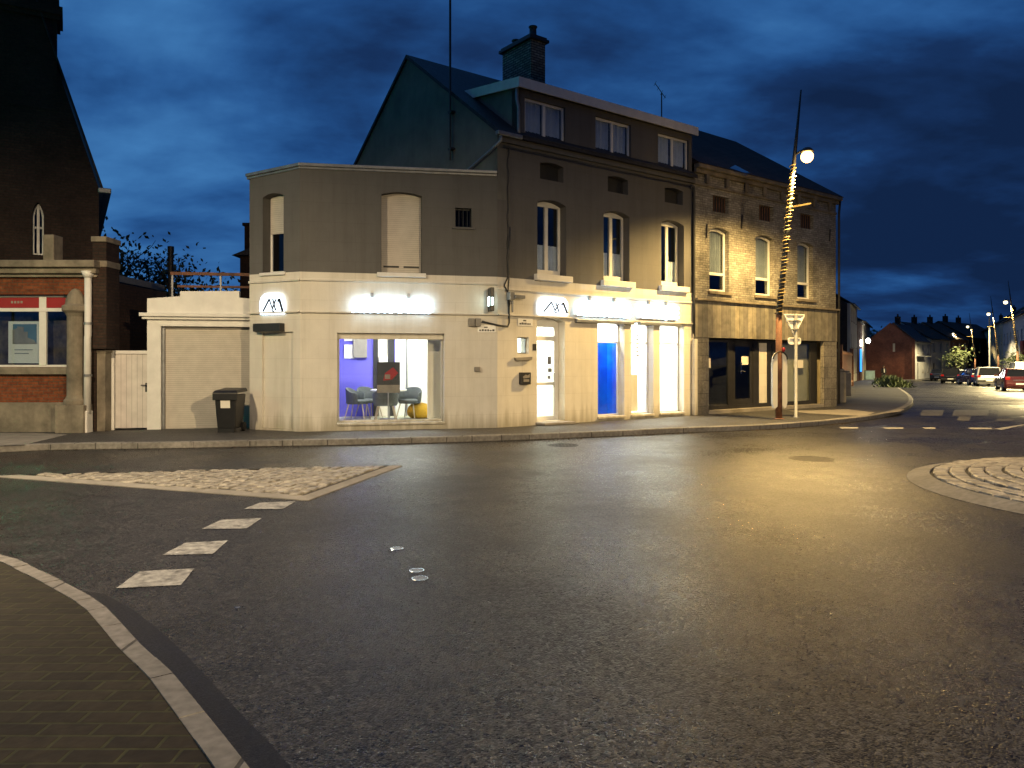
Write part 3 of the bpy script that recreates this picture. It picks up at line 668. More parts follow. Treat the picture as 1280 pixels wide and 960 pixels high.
# aerials
ug = 8.14-1.82
at = thing('television_aerial', 'tall thin aerial mast strapped to the green-grey gable', 'aerial', GF.P(ug, .1, 6.6))
MB().tube([GF.P(ug, .1, 6.55), GF.P(ug, .1, 11.4)], .028, 8).build('mast', M['dark'], at)
mb = MB().tube([GF.P(ug, .1, 11.2), GF.P(ug+.1, .1, 11.05), GF.P(ug+1.5, .35, 10.98)], .014, 6)
for k in range(7):
    q = GF.P(ug+.2+k*.19, .12+k*.03, 11.04-k*.008); mb.tube([q-Vector((.05, .28, 0)), q+Vector((.05, .28, 0))], .006, 5)
mb.build('antenna', M['dark'], at)
mb = MB()
for z in (6.8, 7.7): mb.box(ug-.08, 0, z, ug+.08, .12, z+.05, GF)
mb.build('bracket', M['dark'], at)
q = CD.uz(827, 150, -2.0); mx_ = CD.P(q[0], -2.0, 8.45)
at = thing('television_aerial', 'small aerial on the flat dormer roof of the corner building', 'aerial', mx_)
MB().tube([mx_-Vector((0, 0, .3)), mx_+Vector((0, 0, 1.45))], .02, 6).build('mast', M['dark'], at)
mb = MB().tube([mx_+Vector((-.2, 0, 1.75)), mx_+Vector((.12, 0, 1.3))], .012, 5)
for k in range(4): q = mx_+Vector((-.2+k*.1, 0, 1.75-k*.14)); mb.tube([q-Vector((0, .2, 0)), q+Vector((0, .2, 0))], .006, 5)
mb.build('antenna', M['dark'], at)
# ledges, cables, fittings on the fronts
for fr, ln in ((AB, AB.len), (BC, BC.len)):
    zA = fr.uz(345 if fr is AB else 480, 351 if fr is AB else 351.5)[1]
    MB().box(0, 0, zA-.03, ln, .045, zA+.02, fr).build('string_course', M['cream'], cb, bevel=.008)
zS = 2.70
for fr in (AB, BC): MB().box(0, 0, zS-.035, fr.len, .06, zS, fr).build('sign_ledge', M['cream'], cb, bevel=.008)
zL = CD.uz(690, 393.5)[1]; print('ledge CD', zL, 'BC', BC.uz(480, 394)[1], 'AB', AB.uz(345, 394)[1])
MB().box(0.0, 0, 2.70-.035, CD.len-.05, .06, 2.70, CD).build('sign_ledge', M['cream'], cb, bevel=.008)
MB().box(CD.uz(718, 400)[0], .0, 2.58, CD.uz(790, 400)[0], .10, 2.66, CD).box(CD.uz(797, 400)[0], .0, 2.58, CD.uz(848, 400)[0], .10, 2.66, CD).build('light_trough', M['zinc'], cb, bevel=.01)
zQ = CD.uz(690, 366)[1]
MB().box(0.0, 0, zQ-.02, CD.len-.05, .04, zQ+.02, CD).build('string_course', M['cream'], cb, bevel=.008)
cab = MB()
uc = CD.uz(634, 300)[0]
pts = [CD.P(uc+.02*math.sin(i*1.7), .04+.01*math.sin(i*2.1), 6.55-i*.16) for i in range(24)]
cab.tube(pts, .016, 6)
cab.tube([CD.P(uc+.05, .03, 4.7), CD.P(uc+.03, .06, 4.4), CD.P(uc-.02, .05, 4.0), CD.P(uc+.02, .04, 3.6), CD.P(uc-.12, .05, 3.35), CD.P(uc+.04, .05, 3.1)], .02, 6)
cab.tube([CD.P(uc+.02, .05, 3.15), CD.P(uc+.02, .05, 2.5), CD.P(uc-.02, .05, 2.42), CD.P(.05, .05, 2.43), BC.P(BC.len-.05, .05, 2.45), BC.P(BC.uz(602, 400)[0], .05, 2.52)], .022, 6)
us, ue = .1, CD.len-.1
cab.tube([CD.P(us+(ue-us)*i/24, .10, 6.50-.012*math.sin(math.pi*(i % 4)/4)) for i in range(25)], .018, 6)
cab.build('cable', M['dark'], cb, smooth=True)
MB().tube([CD.P(CD.len-.25, .1, 6.5), CD.P(CD.len-.12, .1, 6.48), CD.P(CD.len-.07, .07, 6.35), CD.P(CD.len-.06, .06, 3.4), CD.P(CD.len-.06, .06, 2.4)], .04, 8).build('drainpipe', M['dark'], cb, smooth=True)
MB().box(CD.len-.13, .03, .12, CD.len-.0, .14, 2.25, CD).build('pipe_casing', M['cream'], cb, bevel=.012)
MB().box(uc-.07, .06, 3.02, uc+.07, .2, 3.2, CD).box(uc+.07, .1, 3.06, uc+.36, .22, 3.14, CD).box(uc+.1, .03, 2.75, uc+.14, .06, 3.02, CD).build('junction_box', M['zinc'], cb, bevel=.01)
jb = ur(BC, 585.5, 600.5, 398, 408); MB().box(jb[0], 0, jb[1], (jb[0]+jb[2])/2-.01, .09, jb[3], BC).box((jb[0]+jb[2])/2+.01, 0, jb[1], jb[2], .09, jb[3], BC).build('junction_box', M['slab'], cb, bevel=.01)
jb = ur(BC, 593, 600, 458.5, 464.5); MB().box(jb[0], 0, jb[1], jb[2], .06, jb[3], BC).build('junction_box', M['slab'], cb, bevel=.01)
mb = MB()
for z in (1.95, 1.55, .9, .5):
    mb.box(.1, 0.0, z, CD.uz(665, 450)[0], .0015, z+.004, CD)
u_ = CD.uz(669, 450)[0]
r = ur(CD, 666.6, 669.5, 431, 437); MB().box(r[0]-.02, .0, r[1]-.02, r[2]+.02, .012, r[3]+.02, CD).build('number_plate', M['dark'], cb)
r = ur(CD, 641.5, 663, 446, 450); 
MB().prism([(r[0], r[3]-.02), (r[2], r[3]), (r[2]-.02, r[1]), (r[0]+.04, r[1]-.02)], 0, .09, CD).build('ledge', M['slab'], cb, bevel=.01)
w = window(cb, CD, *SW, 0, .1, .025, m='zinc', g='glass')
# glazed door and the three tall shop windows
dn = MB().prism(arch(DO[0]+.003, .2, DO[2]-.003, gt-.003, .1), -.24, -.3, CD, [arch(DO[0]+.06, .3, DO[2]-.13, 2.12), arch(DO[0]+.06, 2.24, DO[2]-.13, gt-.22)]).build('door', M['pvc'], cb, bevel=.008)
MB().box(DO[0]+.055, -.235, 1.05, DO[2]-.125, -.29, 1.12, CD).build('mid_rail', M['pvc'], dn, bevel=.006)
MB().box(DO[0]+.05, -.265, .295, DO[2]-.12, -.272, gt-.21, CD).build('pane', M['cglass'], dn)
MB().tube([CD.P(DO[2]-.19, -.2, 1.0), CD.P(DO[2]-.19, -.18, 1.0), CD.P(DO[2]-.19, -.18, 1.35), CD.P(DO[2]-.19, -.2, 1.35)], .013, 8).build('handle', M['steel'], dn)
mb = MB(); uu = DO[2]-.33
for k, (a, b, c, d) in enumerate(((0, 1.55, .12, 1.75), (.02, 1.36, .14, 1.46), (.0, 1.2, .1, 1.28))): mb.box(uu+a, -.262, b, uu+c, -.264, d, CD)
for k in range(9): mb.box(DO[0]+.1+k*.075, -.262, 1.80, DO[0]+.125+k*.075, -.264, 1.825, CD); mb.box(DO[0]+.1+k*.075, -.262, .82, DO[0]+.125+k*.075, -.264, .84, CD)
mb.build('door_sticker', M['galv'], dn)
MB().box(DO[0]-.05, .0, .125, DO[2]+.05, .35, .19, CD).box(DO[0]+.002, -.3, .125, DO[2]-.002, .0, .198, CD).build('doorstep', M['slab'], cb, bevel=.015)
tz = CD.uz(762, 427.5)[1]
for k, r in enumerate((BL, MI, RI)):
    w = window(cb, CD, r[0], bz, r[2], gt+.02, .1, .2, .035, (), (tz,), 'pvc', 'cglass', name='shop_window')
    MB().box(r[0]-.02, -.18, bz-.06, r[2]+.02, .05, bz-.003, CD).build('sill', M['cream'], w, bevel=.008)
    if k == 1:
        um, uM = r[0]+.05, r[0]+.62*(r[2]-r[0]); MB().box(um, -.27, bz+.06, uM, -.28, 1.28, CD).build('low_screen', M['paper'], w)
        mb = MB()
        for i in range(6): mb.box(r[0]+.48*(r[2]-r[0]), -.216, 1.75+i*.11, r[0]+.62*(r[2]-r[0])-.02*(i % 3), -.218, 1.80+i*.11, CD)
        mb.build('window_lettering', M['galv'], w)
# big office window in the left front
w = window(cb, BC, BW[0], BW[1], BW[2], BW[3], 0, .16, .05, (), (), 'cream', 'cglass', name='shop_window', head=.0)
MB().box(BW[0]+.002, -.1, BW[3]-.13, BW[2]-.002, -.158, BW[3]-.002, BC).build('shutter_box', M['cream'], w, bevel=.006)
MB().box(BW[0]-.0, -.15, BW[1]-.05, BW[2]+.0, .04, BW[1]-.003, BC).build('sill', M['cream'], w, bevel=.008)
# ------------------------------------------------------------------ lit rooms behind the glass
def room(fr, u0, u1, w0, w1, zf, zc, wm, fm, back=True):
    t = .06
    MB().box(u0-t, w0, zf-.05, u1+t, w1-t, zf, fr).build('interior_floor', M[fm], cb)
    MB().box(u0-t, w0, zc, u1+t, w1-t, zc+.05, fr).build('interior_ceiling', M['wwall'], cb)
    MB().box(u0-t, w0, zf+.002, u0, w1, zc-.002, fr).build('interior_wall', M[wm], cb)
    MB().box(u1, w0, zf+.002, u1+t, w1, zc-.002, fr).build('interior_wall', M['wwall'], cb)
    if back: MB().box(u0-t, w1-.002, zf+.002, u1+t, w1-t, zc-.002, fr).build('interior_wall', M['wwall'], cb)
def ceiling_lamp(fr, u, w, z, su, sw, energy, col=(1, .98, .86)):
    MB().box(u-su/2, w-sw/2, z-.03, u+su/2, w+sw/2, z-.002, fr).build('ceiling_light', M['ceil'], cb)
    l = light('ceiling_lamp', 'AREA', fr.P(u, w, z-.05), energy, col, cb, shape='RECTANGLE', size=su, size_y=sw)
    l.rotation_euler = (0, 0, math.atan2(fr.d.y, fr.d.x))
ru0, ru1 = BW[0]-.55, BW[2]+.25
room(BC, ru0, ru1, -.31, -3.3, .2, 2.75, 'purple', 'ofloor', False)
def bx(px): return BC.uz(px, 470, -3.25)[0]
up, uq, uw = bx(466.5), bx(485), bx(494)
MB().box(ru0, -3.25, .202, up, -3.31, 2.748, BC).build('interior_wall', M['purple'], cb)
MB().box(up, -3.2, .202, up+.12, -3.35, 2.748, BC).box(uq, -3.2, .202, uq+.16, -3.35, 2.748, BC).build('interior_pillar', M['inside'], cb)
MB().box(up+.12, -3.30, .202, uq, -3.35, 2.748, BC).box(up+.14, -3.1, .202, uq-.02, -3.29, 1.75, BC).build('cupboard', M['paper'], cb, bevel=.008)
MB().box(uq+.16, -3.25, .202, uw, -3.31, 2.748, BC).build('interior_wall', M['purple'], cb)
MB().box(uw, -3.25, .202, ru1, -3.31, 2.748, BC).build('interior_wall', M['wwall'], cb)
ug_ = BC.uz(507.5, 470, -3.2)[0]; MB().box(ug_, -3.21, .202, ug_+.04, -3.249, 2.748, BC).build('wall_trim', M['zinc'], cb)
u_ = BC.uz(534.5, 470, -.6)[0]; MB().box(u_, -.6, .202, u_+.95, -.66, 2.748, BC).build('partition', M['paper'], cb)
ceiling_lamp(BC, (ru0+ru1)/2-.2, -1.9, 2.75, 1.2, .6, 42)
ceiling_lamp(BC, ru1-.8, -2.2, 2.75, .6, .6, 32)
room(CD, SW[0]-.2, CD.len-.15, -.31, -2.5, .2, 3.0, 'wwall', 'ofloor')
MB().box(DO[2]+.25, -.35, .202, DO[2]+.31, -2.48, 2.998, CD).build('partition', M['wwall'], cb)
MB().box(BL[0]-.55, -.75, .202, BL[2]+.18, -.80, tz-.01+.05, CD).build('blue_partition', M['blue'], cb)
MB().box(BL[2]+.10, -.36, .202, BL[2]+.14, -.745, tz+.03, CD).build('blue_partition', M['blue'], cb)
mb = MB()
ub_ = BL[0]-.1
for k, (a, b, c, d) in enumerate(((.0, 1.75, .42, 1.82), (.0, 1.5, .4, 1.58), (-.1, 1.1, .25, 1.18), (-.1, .85, .2, .92))): mb.box(ub_+a, -.742, b, ub_+c, -.749, d, CD)
mb.build('poster_strip', mat('cyan_print', (.02, .35, .95), .5, .1), cb)
ceiling_lamp(CD, DO[0]+.45, -1.2, 3.0, .8, 1.2, 110)
ceiling_lamp(CD, (MI[0]+RI[2])/2, -1.4, 3.0, 1.6, 1.2, 150)
ceiling_lamp(CD, (BL[0]+BL[2])/2-.1, -.55, 3.0, .8, .25, 60)
# unlit upper rooms
MB().box(.2, -1.5, 3.6, CD.len-.2, -1.55, 7.9, CD).box(.2, -.3, 3.5, CD.len-.2, -1.5, 3.53, CD).box(.2, -.31, 6.62, CD.len-.2, -1.5, 6.66, CD).build('interior_wall', M['inside'], cb)
MB().box(.1, -1.0, 3.56, BC.len-.1, -1.05, 5.4, BC).box(.02, -.9, 3.56, AB.len, -.95, 5.4, AB).build('interior_wall', M['inside'], cb)
# furniture
def armchair():
    t = thing('armchair', 'grey armchair', 'armchair')
    sh = MB(); n_ = 16; vs = []
    for i in range(n_+1):
        a = R(-20)+R(220)*i/n_; r = .29; top = .78-.12*abs(math.cos(a))**3 if math.sin(a) > -.3 else .62
        for (rr, z) in ((r-.03, .42), (r, .42), (r+.02, top), (r-.02, top)): vs.append((rr*math.cos(a), rr*math.sin(a)*.95, z))
    fs = []
    for i in range(n_):
        for j in range(4): a, b = i*4+j, i*4+(j+1) % 4; fs.append((a, b, b+4, a+4))
    fs += [(0, 3, 2, 1), (n_*4, n_*4+1, n_*4+2, n_*4+3)]
    sh.add(vs, fs); sh.build('backrest', M['chair'], t, smooth=True, bevel=.01)
    MB().lathe([(.26, .38), (.28, .41), (.28, .46), (.25, .48)], (0, 0, 0), 20).build('seat', M['chair'], t, smooth=True)
    for sx_, sy_ in ((-1, -1), (1, -1), (1, 1), (-1, 1)): MB().tube([(sx_*.17, sy_*.17, .39), (sx_*.25, sy_*.25, 0)], [.018, .012], 8).build('leg', M['wood'], t)
    return t
M['chair'] = mat('grey_felt', (.10, .115, .12), .9, .15, 20)
M['wood'] = mat('pale_wood', (.50, .42, .30), .5, .15, 8)
def at(px, w, z=.2):
    u = BC.uz(px, 480, w)[0]; return BC.P(u, w, z)
ac = armchair(); rzb = math.atan2(BC.d.y, BC.d.x)
for k, (px, w_, rot, lab) in enumerate(((447, -2.25, 70, 'dark grey armchair by the violet wall, turned side-on'), (482, -1.35, 180, 'grey armchair seen from behind, nearest the office window'), (512, -2.25, -30, 'grey armchair by the white wall beside the yellow pouffe'), (461, -2.75, 30, 'grey armchair half hidden between violet wall and table'))):
    o = ac if k == 0 else copy_tree(ac)
    o.location = at(px, w_); o.rotation_euler = (0, 0, rzb+R(rot)); o['label'] = lab; o['group'] = 'armchairs in the lit office'
p = at(486, -2.05); tb = thing('table', 'small round white table between the office armchairs', 'table', p)
MB().lathe([(.42, .70), (.44, .71), (.44, .735), (.42, .74)], p, 28).build('tabletop', M['pvc'], tb)
MB().lathe([(.03, .03), (.03, .70)], p, 12).lathe([(.22, 0), (.22, .02), (.05, .035)], p, 20).build('pedestal', M['galv'], tb)
p = at(524, -2.3); pf = MB().lathe([(.02, .0), (.2, .0), (.29, .08), (.31, .17), (.28, .28), (.2, .36), (.08, .39), (.01, .395)], p, 24).build('pouffe', mat('mustard_knit', (.62, .36, .02), .9, .2, 30, bump=.6, bscale=60), smooth=True, base=p)
tag(pf, 'round mustard yellow pouffe on the office floor', 'pouffe')
p = at(485.5, -.75); ps = thing('poster_display', 'dark poster with red print on a stand in the office window', 'poster stand', p)
u_ = BC.uz(485.5, 480, -.75)[0]
z0_, z1_ = BC.uz(485, 491, -.75)[1], BC.uz(485, 452.5, -.75)[1]
hw = BC.uz(500, 470, -.75)[0]-u_
MB().box(u_-hw, -.74, z0_, u_+hw, -.78, z1_, BC).build('poster_board', mat('dark_poster', (.03, .035, .04), .5, .2), ps)
MB().prism([(u_-hw*.45, z0_+.28), (u_+hw*.3, z0_+.30), (u_+hw*.85, z1_-.25), (u_+hw*.4, z1_-.12), (u_-hw*.3, z0_+.45)], -.738, -.742, BC).build('printed_picture', M['red'], ps)
MB().box(u_-hw*.98, -.737, z0_, u_+hw*.98, -.741, z0_+.18, BC).box(u_-hw*.3, -.735, z0_+.32, u_+hw*.15, -.737, z0_+.42, BC).build('printed_caption', M['slab'], ps)
MB().tube([BC.P(u_, -.8, .2), BC.P(u_, -.8, z0_+.2)], .015, 8).box(u_-.2, -.68, .2, u_+.2, -.92, .215, BC).build('stand', M['galv'], ps)
u_ = bx(449); tag(MB().box(u_-.16, -3.16, 1.72, u_+.2, -3.248, 2.5, BC).build('wall_cabinet', M['slab'], bevel=.01), 'pale grey cabinet hung high on the violet office wall', 'cabinet')
for k, (z, lab) in enumerate(((2.15, 'framed picture high on the left end of the violet wall'), (1.7, 'framed notice below the picture on the violet wall'))):
    u_ = bx(436); fp = thing('picture_frame', lab, 'picture', BC.P(u_, -3.24, z))
    MB().box(u_-.12, -3.22, z, u_+.14, -3.249, z+.36, BC).build('frame', M['pvc'], fp, bevel=.006)
    MB().box(u_-.07, -3.217, z+.06, u_+.09, -3.221, z+.3, BC).build('picture', M['dark' if k == 0 else 'paper'], fp)

# ------------------------------------------------------------------ illuminated signs
def lettering(text, fr, u0, z0, u1, z1, w0, depth):
    c = bpy.data.curves.new('t', 'FONT'); c.body = text; c.extrude = depth/2; c.resolution_u = 3; c.offset = .012
    o = bpy.data.objects.new('t', c); COL.objects.link(o)
    me = bpy.data.meshes.new_from_object(o.evaluated_get(bpy.context.evaluated_depsgraph_get()))
    xs = [v.co.x for v in me.vertices]; ys = [v.co.y for v in me.vertices]
    mb = MB(); x0, x1, y0, y1 = min(xs), max(xs), min(ys), max(ys)
    mb.add([fr.P(u0+(v.co.x-x0)/(x1-x0)*(u1-u0), w0+depth/2+v.co.z, z0+(v.co.y-y0)/(y1-y0)*(z1-z0)) for v in me.vertices], [tuple(p.vertices) for p in me.polygons])
    bpy.data.objects.remove(o); bpy.data.meshes.remove(me); bpy.data.curves.remove(c)
    return mb
def word_sign(fr, text, x0, x1, y0, y1, label):
    u0, z0, u1, z1 = ur(fr, x0, x1, y0, y1)
    t = thing('illuminated_sign', label, 'sign', fr.P((u0+u1)/2, .05, z0), 'lit word signs over the shopfront')
    lettering(text, fr, u0, z0+.01, u1, z1, .09, .05).build('lettering', M['sign'], t)
    MB().box(u0-.02, .0, z0+.02, u1+.02, .085, z0+.05, fr).build('mounting_rail', M['pvc'], t)
    for k in (.25, .72): MB().box(u0+(u1-u0)*k-.03, .0, z1+.04, u0+(u1-u0)*k+.03, .05, z1+.14, fr).build('clip', M['zinc'], t)
word_sign(BC, 'ASSURANCES', 440, 538, 374.5, 392.5, 'wide glowing white word sign above the big office window')
word_sign(CD, 'ASSURANCES', 719, 784, 378.5, 397, 'long glowing white word sign over the blue window')
word_sign(CD, 'BANQUE', 798, 844, 383, 400.5, 'short glowing white word sign over the two white windows')
def logo_sign(fr, x0, x1, y0, y1, label):
    u0, z0, u1, z1 = ur(fr, x0, x1, y0, y1); h = z1-z0; wd = u1-u0
    t = thing('emblem_sign', label, 'sign', fr.P((u0+u1)/2, .05, z0), 'backlit emblem signs')
    r = h*.42; pts = []
    for cx_, a0 in ((u1-r, 0), (u0+r, 90)):
        pts += [(cx_+r*math.cos(R(a0+10*k)), z1-r+r*math.sin(R(a0+10*k))) for k in range(10)]
    pts += [(u0, z0+.02), (u0+.03, z0), (u1-.03, z0), (u1, z0+.02)]
    MB().prism(pts, .03, .055, fr).build('light_panel', M['signpanel'], t)
    mb = MB()
    def st(x0_, y0_, x1_, y1_, t0=.016):
        a, b = (u0+wd*x0_, z0+h*y0_), (u0+wd*x1_, z0+h*y1_); d = Vector((b[0]-a[0], b[1]-a[1])).normalized(); n_ = Vector((-d.y, d.x))*t0
        mb.prism([(a[0]+n_.x, a[1]+n_.y), (b[0]+n_.x, b[1]+n_.y), (b[0]-n_.x, b[1]-n_.y), (a[0]-n_.x, a[1]-n_.y)], .065, .085, fr)
    for q in ((.16, .16, .42, .72), (.42, .72, .55, .24, .011), (.56, .72, .68, .18, .013), (.69, .70, .52, .20, .011), (.76, .58, .82, .72), (.82, .72, .96, .14, .024), (.54, .18, .60, .14, .013)): st(*q)
    mb.build('emblem', M['black'], t)
logo_sign(CD, 671, 708, 371.5, 394.3, 'backlit emblem sign over the glazed door')
logo_sign(AB, 327, 357.5, 366.5, 393.5, 'backlit emblem sign on the narrow angled corner')
r = ur(AB, 322.5, 356, 404.5, 414.5); t = thing('wall_lamp', 'dark box lamp under the emblem on the narrow angled corner', 'lamp', AB.P(r[0], 0, r[1]))
MB().box(r[0], .0, r[1], r[2], .16, r[3], AB).build('housing', M['dark'], t, bevel=.01); MB().box(r[0]+.03, .02, r[1]-.012, r[2]-.03, .13, r[1]-.001, AB).build('diffuser', M['slab'], t)
r = ur(BC, 606.7, 615.5, 361, 390); t = thing('blade_sign', 'slim black projecting sign box with a lit white slot near the building corner', 'sign', BC.P(r[0], 0, r[1]))
um = (r[0]+r[2])/2
MB().box(um-.04, .06, r[1], um+.05, .36, r[3], BC).box(um-.02, 0, r[3]-.08, um+.03, .06, r[3]-.04, BC).build('housing', M['black'], t, bevel=.012)
MB().box(um-.048, .12, r[1]+.12, um-.0415, .30, r[3]-.2, BC).box(um+.0515, .12, r[1]+.12, um+.058, .30, r[3]-.2, BC).box(um-.02, .362, r[1]+.13, um+.025, .366, r[3]-.22, BC).build('lit_face', emis('cool_lit', (.7, 1, .95), 6), t)
r = ur(CD, 648.5, 660.5, 465.5, 480.5); t = thing('letterbox', 'dark letterbox with pale flap on the wall beside the door', 'letterbox', CD.P(r[0], 0, r[1]))
MB().box(r[0], 0, r[1], r[2], .10, r[3], CD).build('box', M['dark'], t, bevel=.01)
MB().prism([(r[0]+.04, r[3]-.1), (r[0]+.12, r[3]-.05), (r[2]-.1, r[3]-.07), (r[2]-.04, r[3]-.03), (r[2]-.05, r[3]-.12), (r[0]+.06, r[3]-.14)], .102, .108, CD).box(r[0]+.06, .102, r[1]+.06, r[2]-.06, .108, r[1]+.12, CD).build('flap', M['slab'], t)
def plate(fr, x0, x1, y0, y1, label):
    r = ur(fr, x0, x1, y0, y1); t = thing('street_name_plate', label, 'street sign', fr.P(r[0], 0, r[1]))
    MB().box(r[0], 0.0, r[1], r[2], .015, r[3], fr).build('plate', M['pvc'], t, bevel=.004); mb = MB(); hh = r[3]-r[1]; x = r[0]+.1*(r[2]-r[0])
    while x < r[0]+.88*(r[2]-r[0]):
        a = random.uniform(.02, .05); mb.box(x, .016, r[1]+hh*.18, x+a, .018, r[1]+hh*random.uniform(.36, .46), fr); x += a+.018
    mb.box(r[0]+.35*(r[2]-r[0]), .016, r[1]+hh*.62, r[0]+.55*(r[2]-r[0]), .018, r[1]+hh*.78, fr); mb.build('worn_lettering', M['dark'], t)
plate(BC, 596.8, 619.4, 406.5, 415.6, 'pale street name plate left of the building corner')
plate(CD, 647, 665.5, 398, 407.5, 'pale street name plate over the small square window')

# ------------------------------------------------------------------ the brick building next door
nb = thing('brick_building', 'pale brick building with boarded fascia and dark empty shopfront', 'building', (D_[0], D_[1], 0))
ZT = 3.22
zt_ = [DE.uz(x, y)[1] for x, y in ((885, 376), (1040, 384.5))]; print('band', zt_, 'DElen', DE.len)
BZ = sum(zt_)/2
EV = DE.uz(880, 222)[1]; EV2 = DE.uz(1040, 251)[1]; print('eaves', EV, EV2); EV = 6.95
UW = [ur(DE, 886.7, 911, 286, 365), ur(DE, 944.4, 967, 295.5, 369.5), ur(DE, 996.7, 1016, 302, 373.5)]
l0 = sum(r[1] for r in UW)/3; l1 = sum(r[3] for r in UW)/3
UV = [ur(DE, 891, 911, 245.5, 266.5), ur(DE, 948.8, 967, 257, 276.5), ur(DE, 1000.6, 1017, 268.5, 285)]
v0 = sum(r[1] for r in UV)/3; v1 = sum(r[3] for r in UV)/3; print('upper', l0, l1, v0, v1)
shp = ur(DE, 885, 1029, 423, 510); sz = .2; st_ = DE.uz(950, 424)[1]; print('shop', shp, st_)
wall(nb, DE, [(0, BZ), (DE.len, BZ), (DE.len, EV), (0, EV)], [arch(r[0], l0, r[2], l1, .09) for r in UW]+[arch(r[0], v0, r[2], v1) for r in UV], 'palebrick', 'upper_wall')
for r in UW:
    w = window(nb, DE, r[0], l0, r[2], l1, .09, .14, .07, (), (l0+.52,), 'white', 'glass', [(.05, .95, .3, .97)], cm='curtain_dim')
    MB().box(r[0]-.08, -.13, l0-.09, r[2]+.1, .08, l0-.003, DE).build('sill', M['stone'], w, bevel=.01)
    MB().prism([(r[0]-.14, l1-.12), (r[0]-.005, l1-.12)]+[(p[0], p[1]+.006) for p in reversed(arch(r[0], l0, r[2], l1, .09)[2:])]+[(r[2]+.005, l1-.12), (r[2]+.14, l1-.12)]+[(r[2]+.14+(r[0]-r[2]-.28)*i/8, l1+.03+.09*(1-(2*i/8-1)**2)) for i in range(9)], .02, -.02, DE).build('lintel', M['palebrick'], nb)
for r in UV:
    g = MB().box(r[0]+.003, -.12, v0+.003, r[2]-.003, -.16, v1-.003, DE).build('attic_opening', M['inside'], nb)
    mb = MB()
    for k in range(1, 6): u = r[0]+(r[2]-r[0])*k/6; mb.tube([DE.P(u, -.06, v0), DE.P(u, -.06, v1)], .012, 6)
    mb.build('bar', M['rust'], g)
MB().box(0, 0, EV-.02, DE.len+.05, .10, EV+.10, DE).box(0, 0, EV+.102, DE.len+.1, .2, EV+.22, DE).box(0, 0, EV-.36, DE.len, .05, EV-.28, DE).build('cornice', M['stone'], nb, bevel=.02)
for k in range(8): u = .5+k*(DE.len-1)/7; MB().box(u-.06, .05, EV-.28, u+.06, .12, EV-.022, DE).build('cornice_bracket', M['stone'], nb, bevel=.01)
mb = MB()
for px, py in ((926, 278), (1036, 295), (882, 290)):
    u, z = DE.uz(px, py); mb.tube([DE.P(u, .03, z-.18), DE.P(u+.03, .03, z+.22)], .022, 6)
mb.build('wall_tie', M['dark'], nb)
MB().box(0, -.02, BZ-.06, DE.len+.04, .14, BZ+.0-.002, DE).build('fascia_ledge', M['stone'], nb, bevel=.01)
MB().box(0.01, -.1, st_, DE.len, .05, BZ-.062, DE).build('fascia_boards', M['clad'], nb)
for a, b in ((.01, shp[0]), (shp[2], DE.len)): MB().box(a, -.1, .1, b, .03, st_-.003, DE).build('tiled_pier', M['stonetile'], nb)
def du(px): return DE.uz(px, 470)[0]
MB().box(shp[0], -.45, .1, shp[2], .02, .22, DE).build('threshold', M['slab'], nb, bevel=.01)
fm = MB(); zt2 = st_-.004; dpt = -.22
fm.box(shp[0]+.003, dpt, zt2-.1, shp[2]-.003, dpt-.07, zt2, DE).box(shp[0]+.003, dpt, .222, shp[2]-.003, dpt-.07, .34, DE)
for a, b in ((885.3, 888), (918, 924), (949, 956.5), (966.5, 971.5), (974, 979.5), (1020.5, 1028.7)): fm.box(du(a), dpt+.004, .26, du(b), dpt-.066, zt2-.05, DE)
sf = fm.build('shopfront', M['dark'], nb, bevel=.006)
for a, b in ((888, 918), (971, 1020.5)): MB().box(du(a)-.01, dpt-.03, .3, du(b)+.01, dpt-.04, zt2-.08, DE).build('pane', M['glass'], sf)
dd = MB().prism(arch(du(924)+.003, .342, du(949)-.003, zt2-.104), dpt-.01, dpt-.05, DE, [arch(du(924)+.12, .5, du(949)-.12, zt2-.22)]).build('door', M['dark'], nb, bevel=.006)
MB().box(du(924)+.11, dpt-.028, .49, du(949)-.11, dpt-.034, zt2-.21, DE).build('pane', M['glass'], dd)
MB().box(du(934.5)-.03, dpt+.0, 1.25, du(934.5)+.03, dpt-.012, 1.6, DE).tube([DE.P(du(934.5), dpt, 1.35), DE.P(du(934.5), dpt+.05, 1.35), DE.P(du(934.5)+.12, dpt+.05, 1.33)], .014, 8).build('handle', M['steel'], dd)
MB().box(du(956.5), dpt-.01, .342, du(966.5), dpt-.05, zt2-.102, DE).build('pale_panel', M['cream'], sf)
for px0, px1, y0, y1, lab in ((889, 897, 447.8, 460, 'white notice taped inside the dark left shop pane'), (935.5, 944, 445.5, 456, 'white notice taped to the dark shop door'), (1001, 1012.5, 450, 460, 'white notice taped to the right shop pane by the sign pole')):
    u0_, z0_, u1_, z1_ = ur(DE, px0, px1, y0, y1); n_ = MB().box(u0_, dpt-.0245, z0_, u1_, dpt-.0265, z1_, DE).build('paper_notice', M['paper'], base=DE.P(u0_, dpt-.025, z0_)); tag(n_, lab, 'notice', 'paper notices on the empty shop')
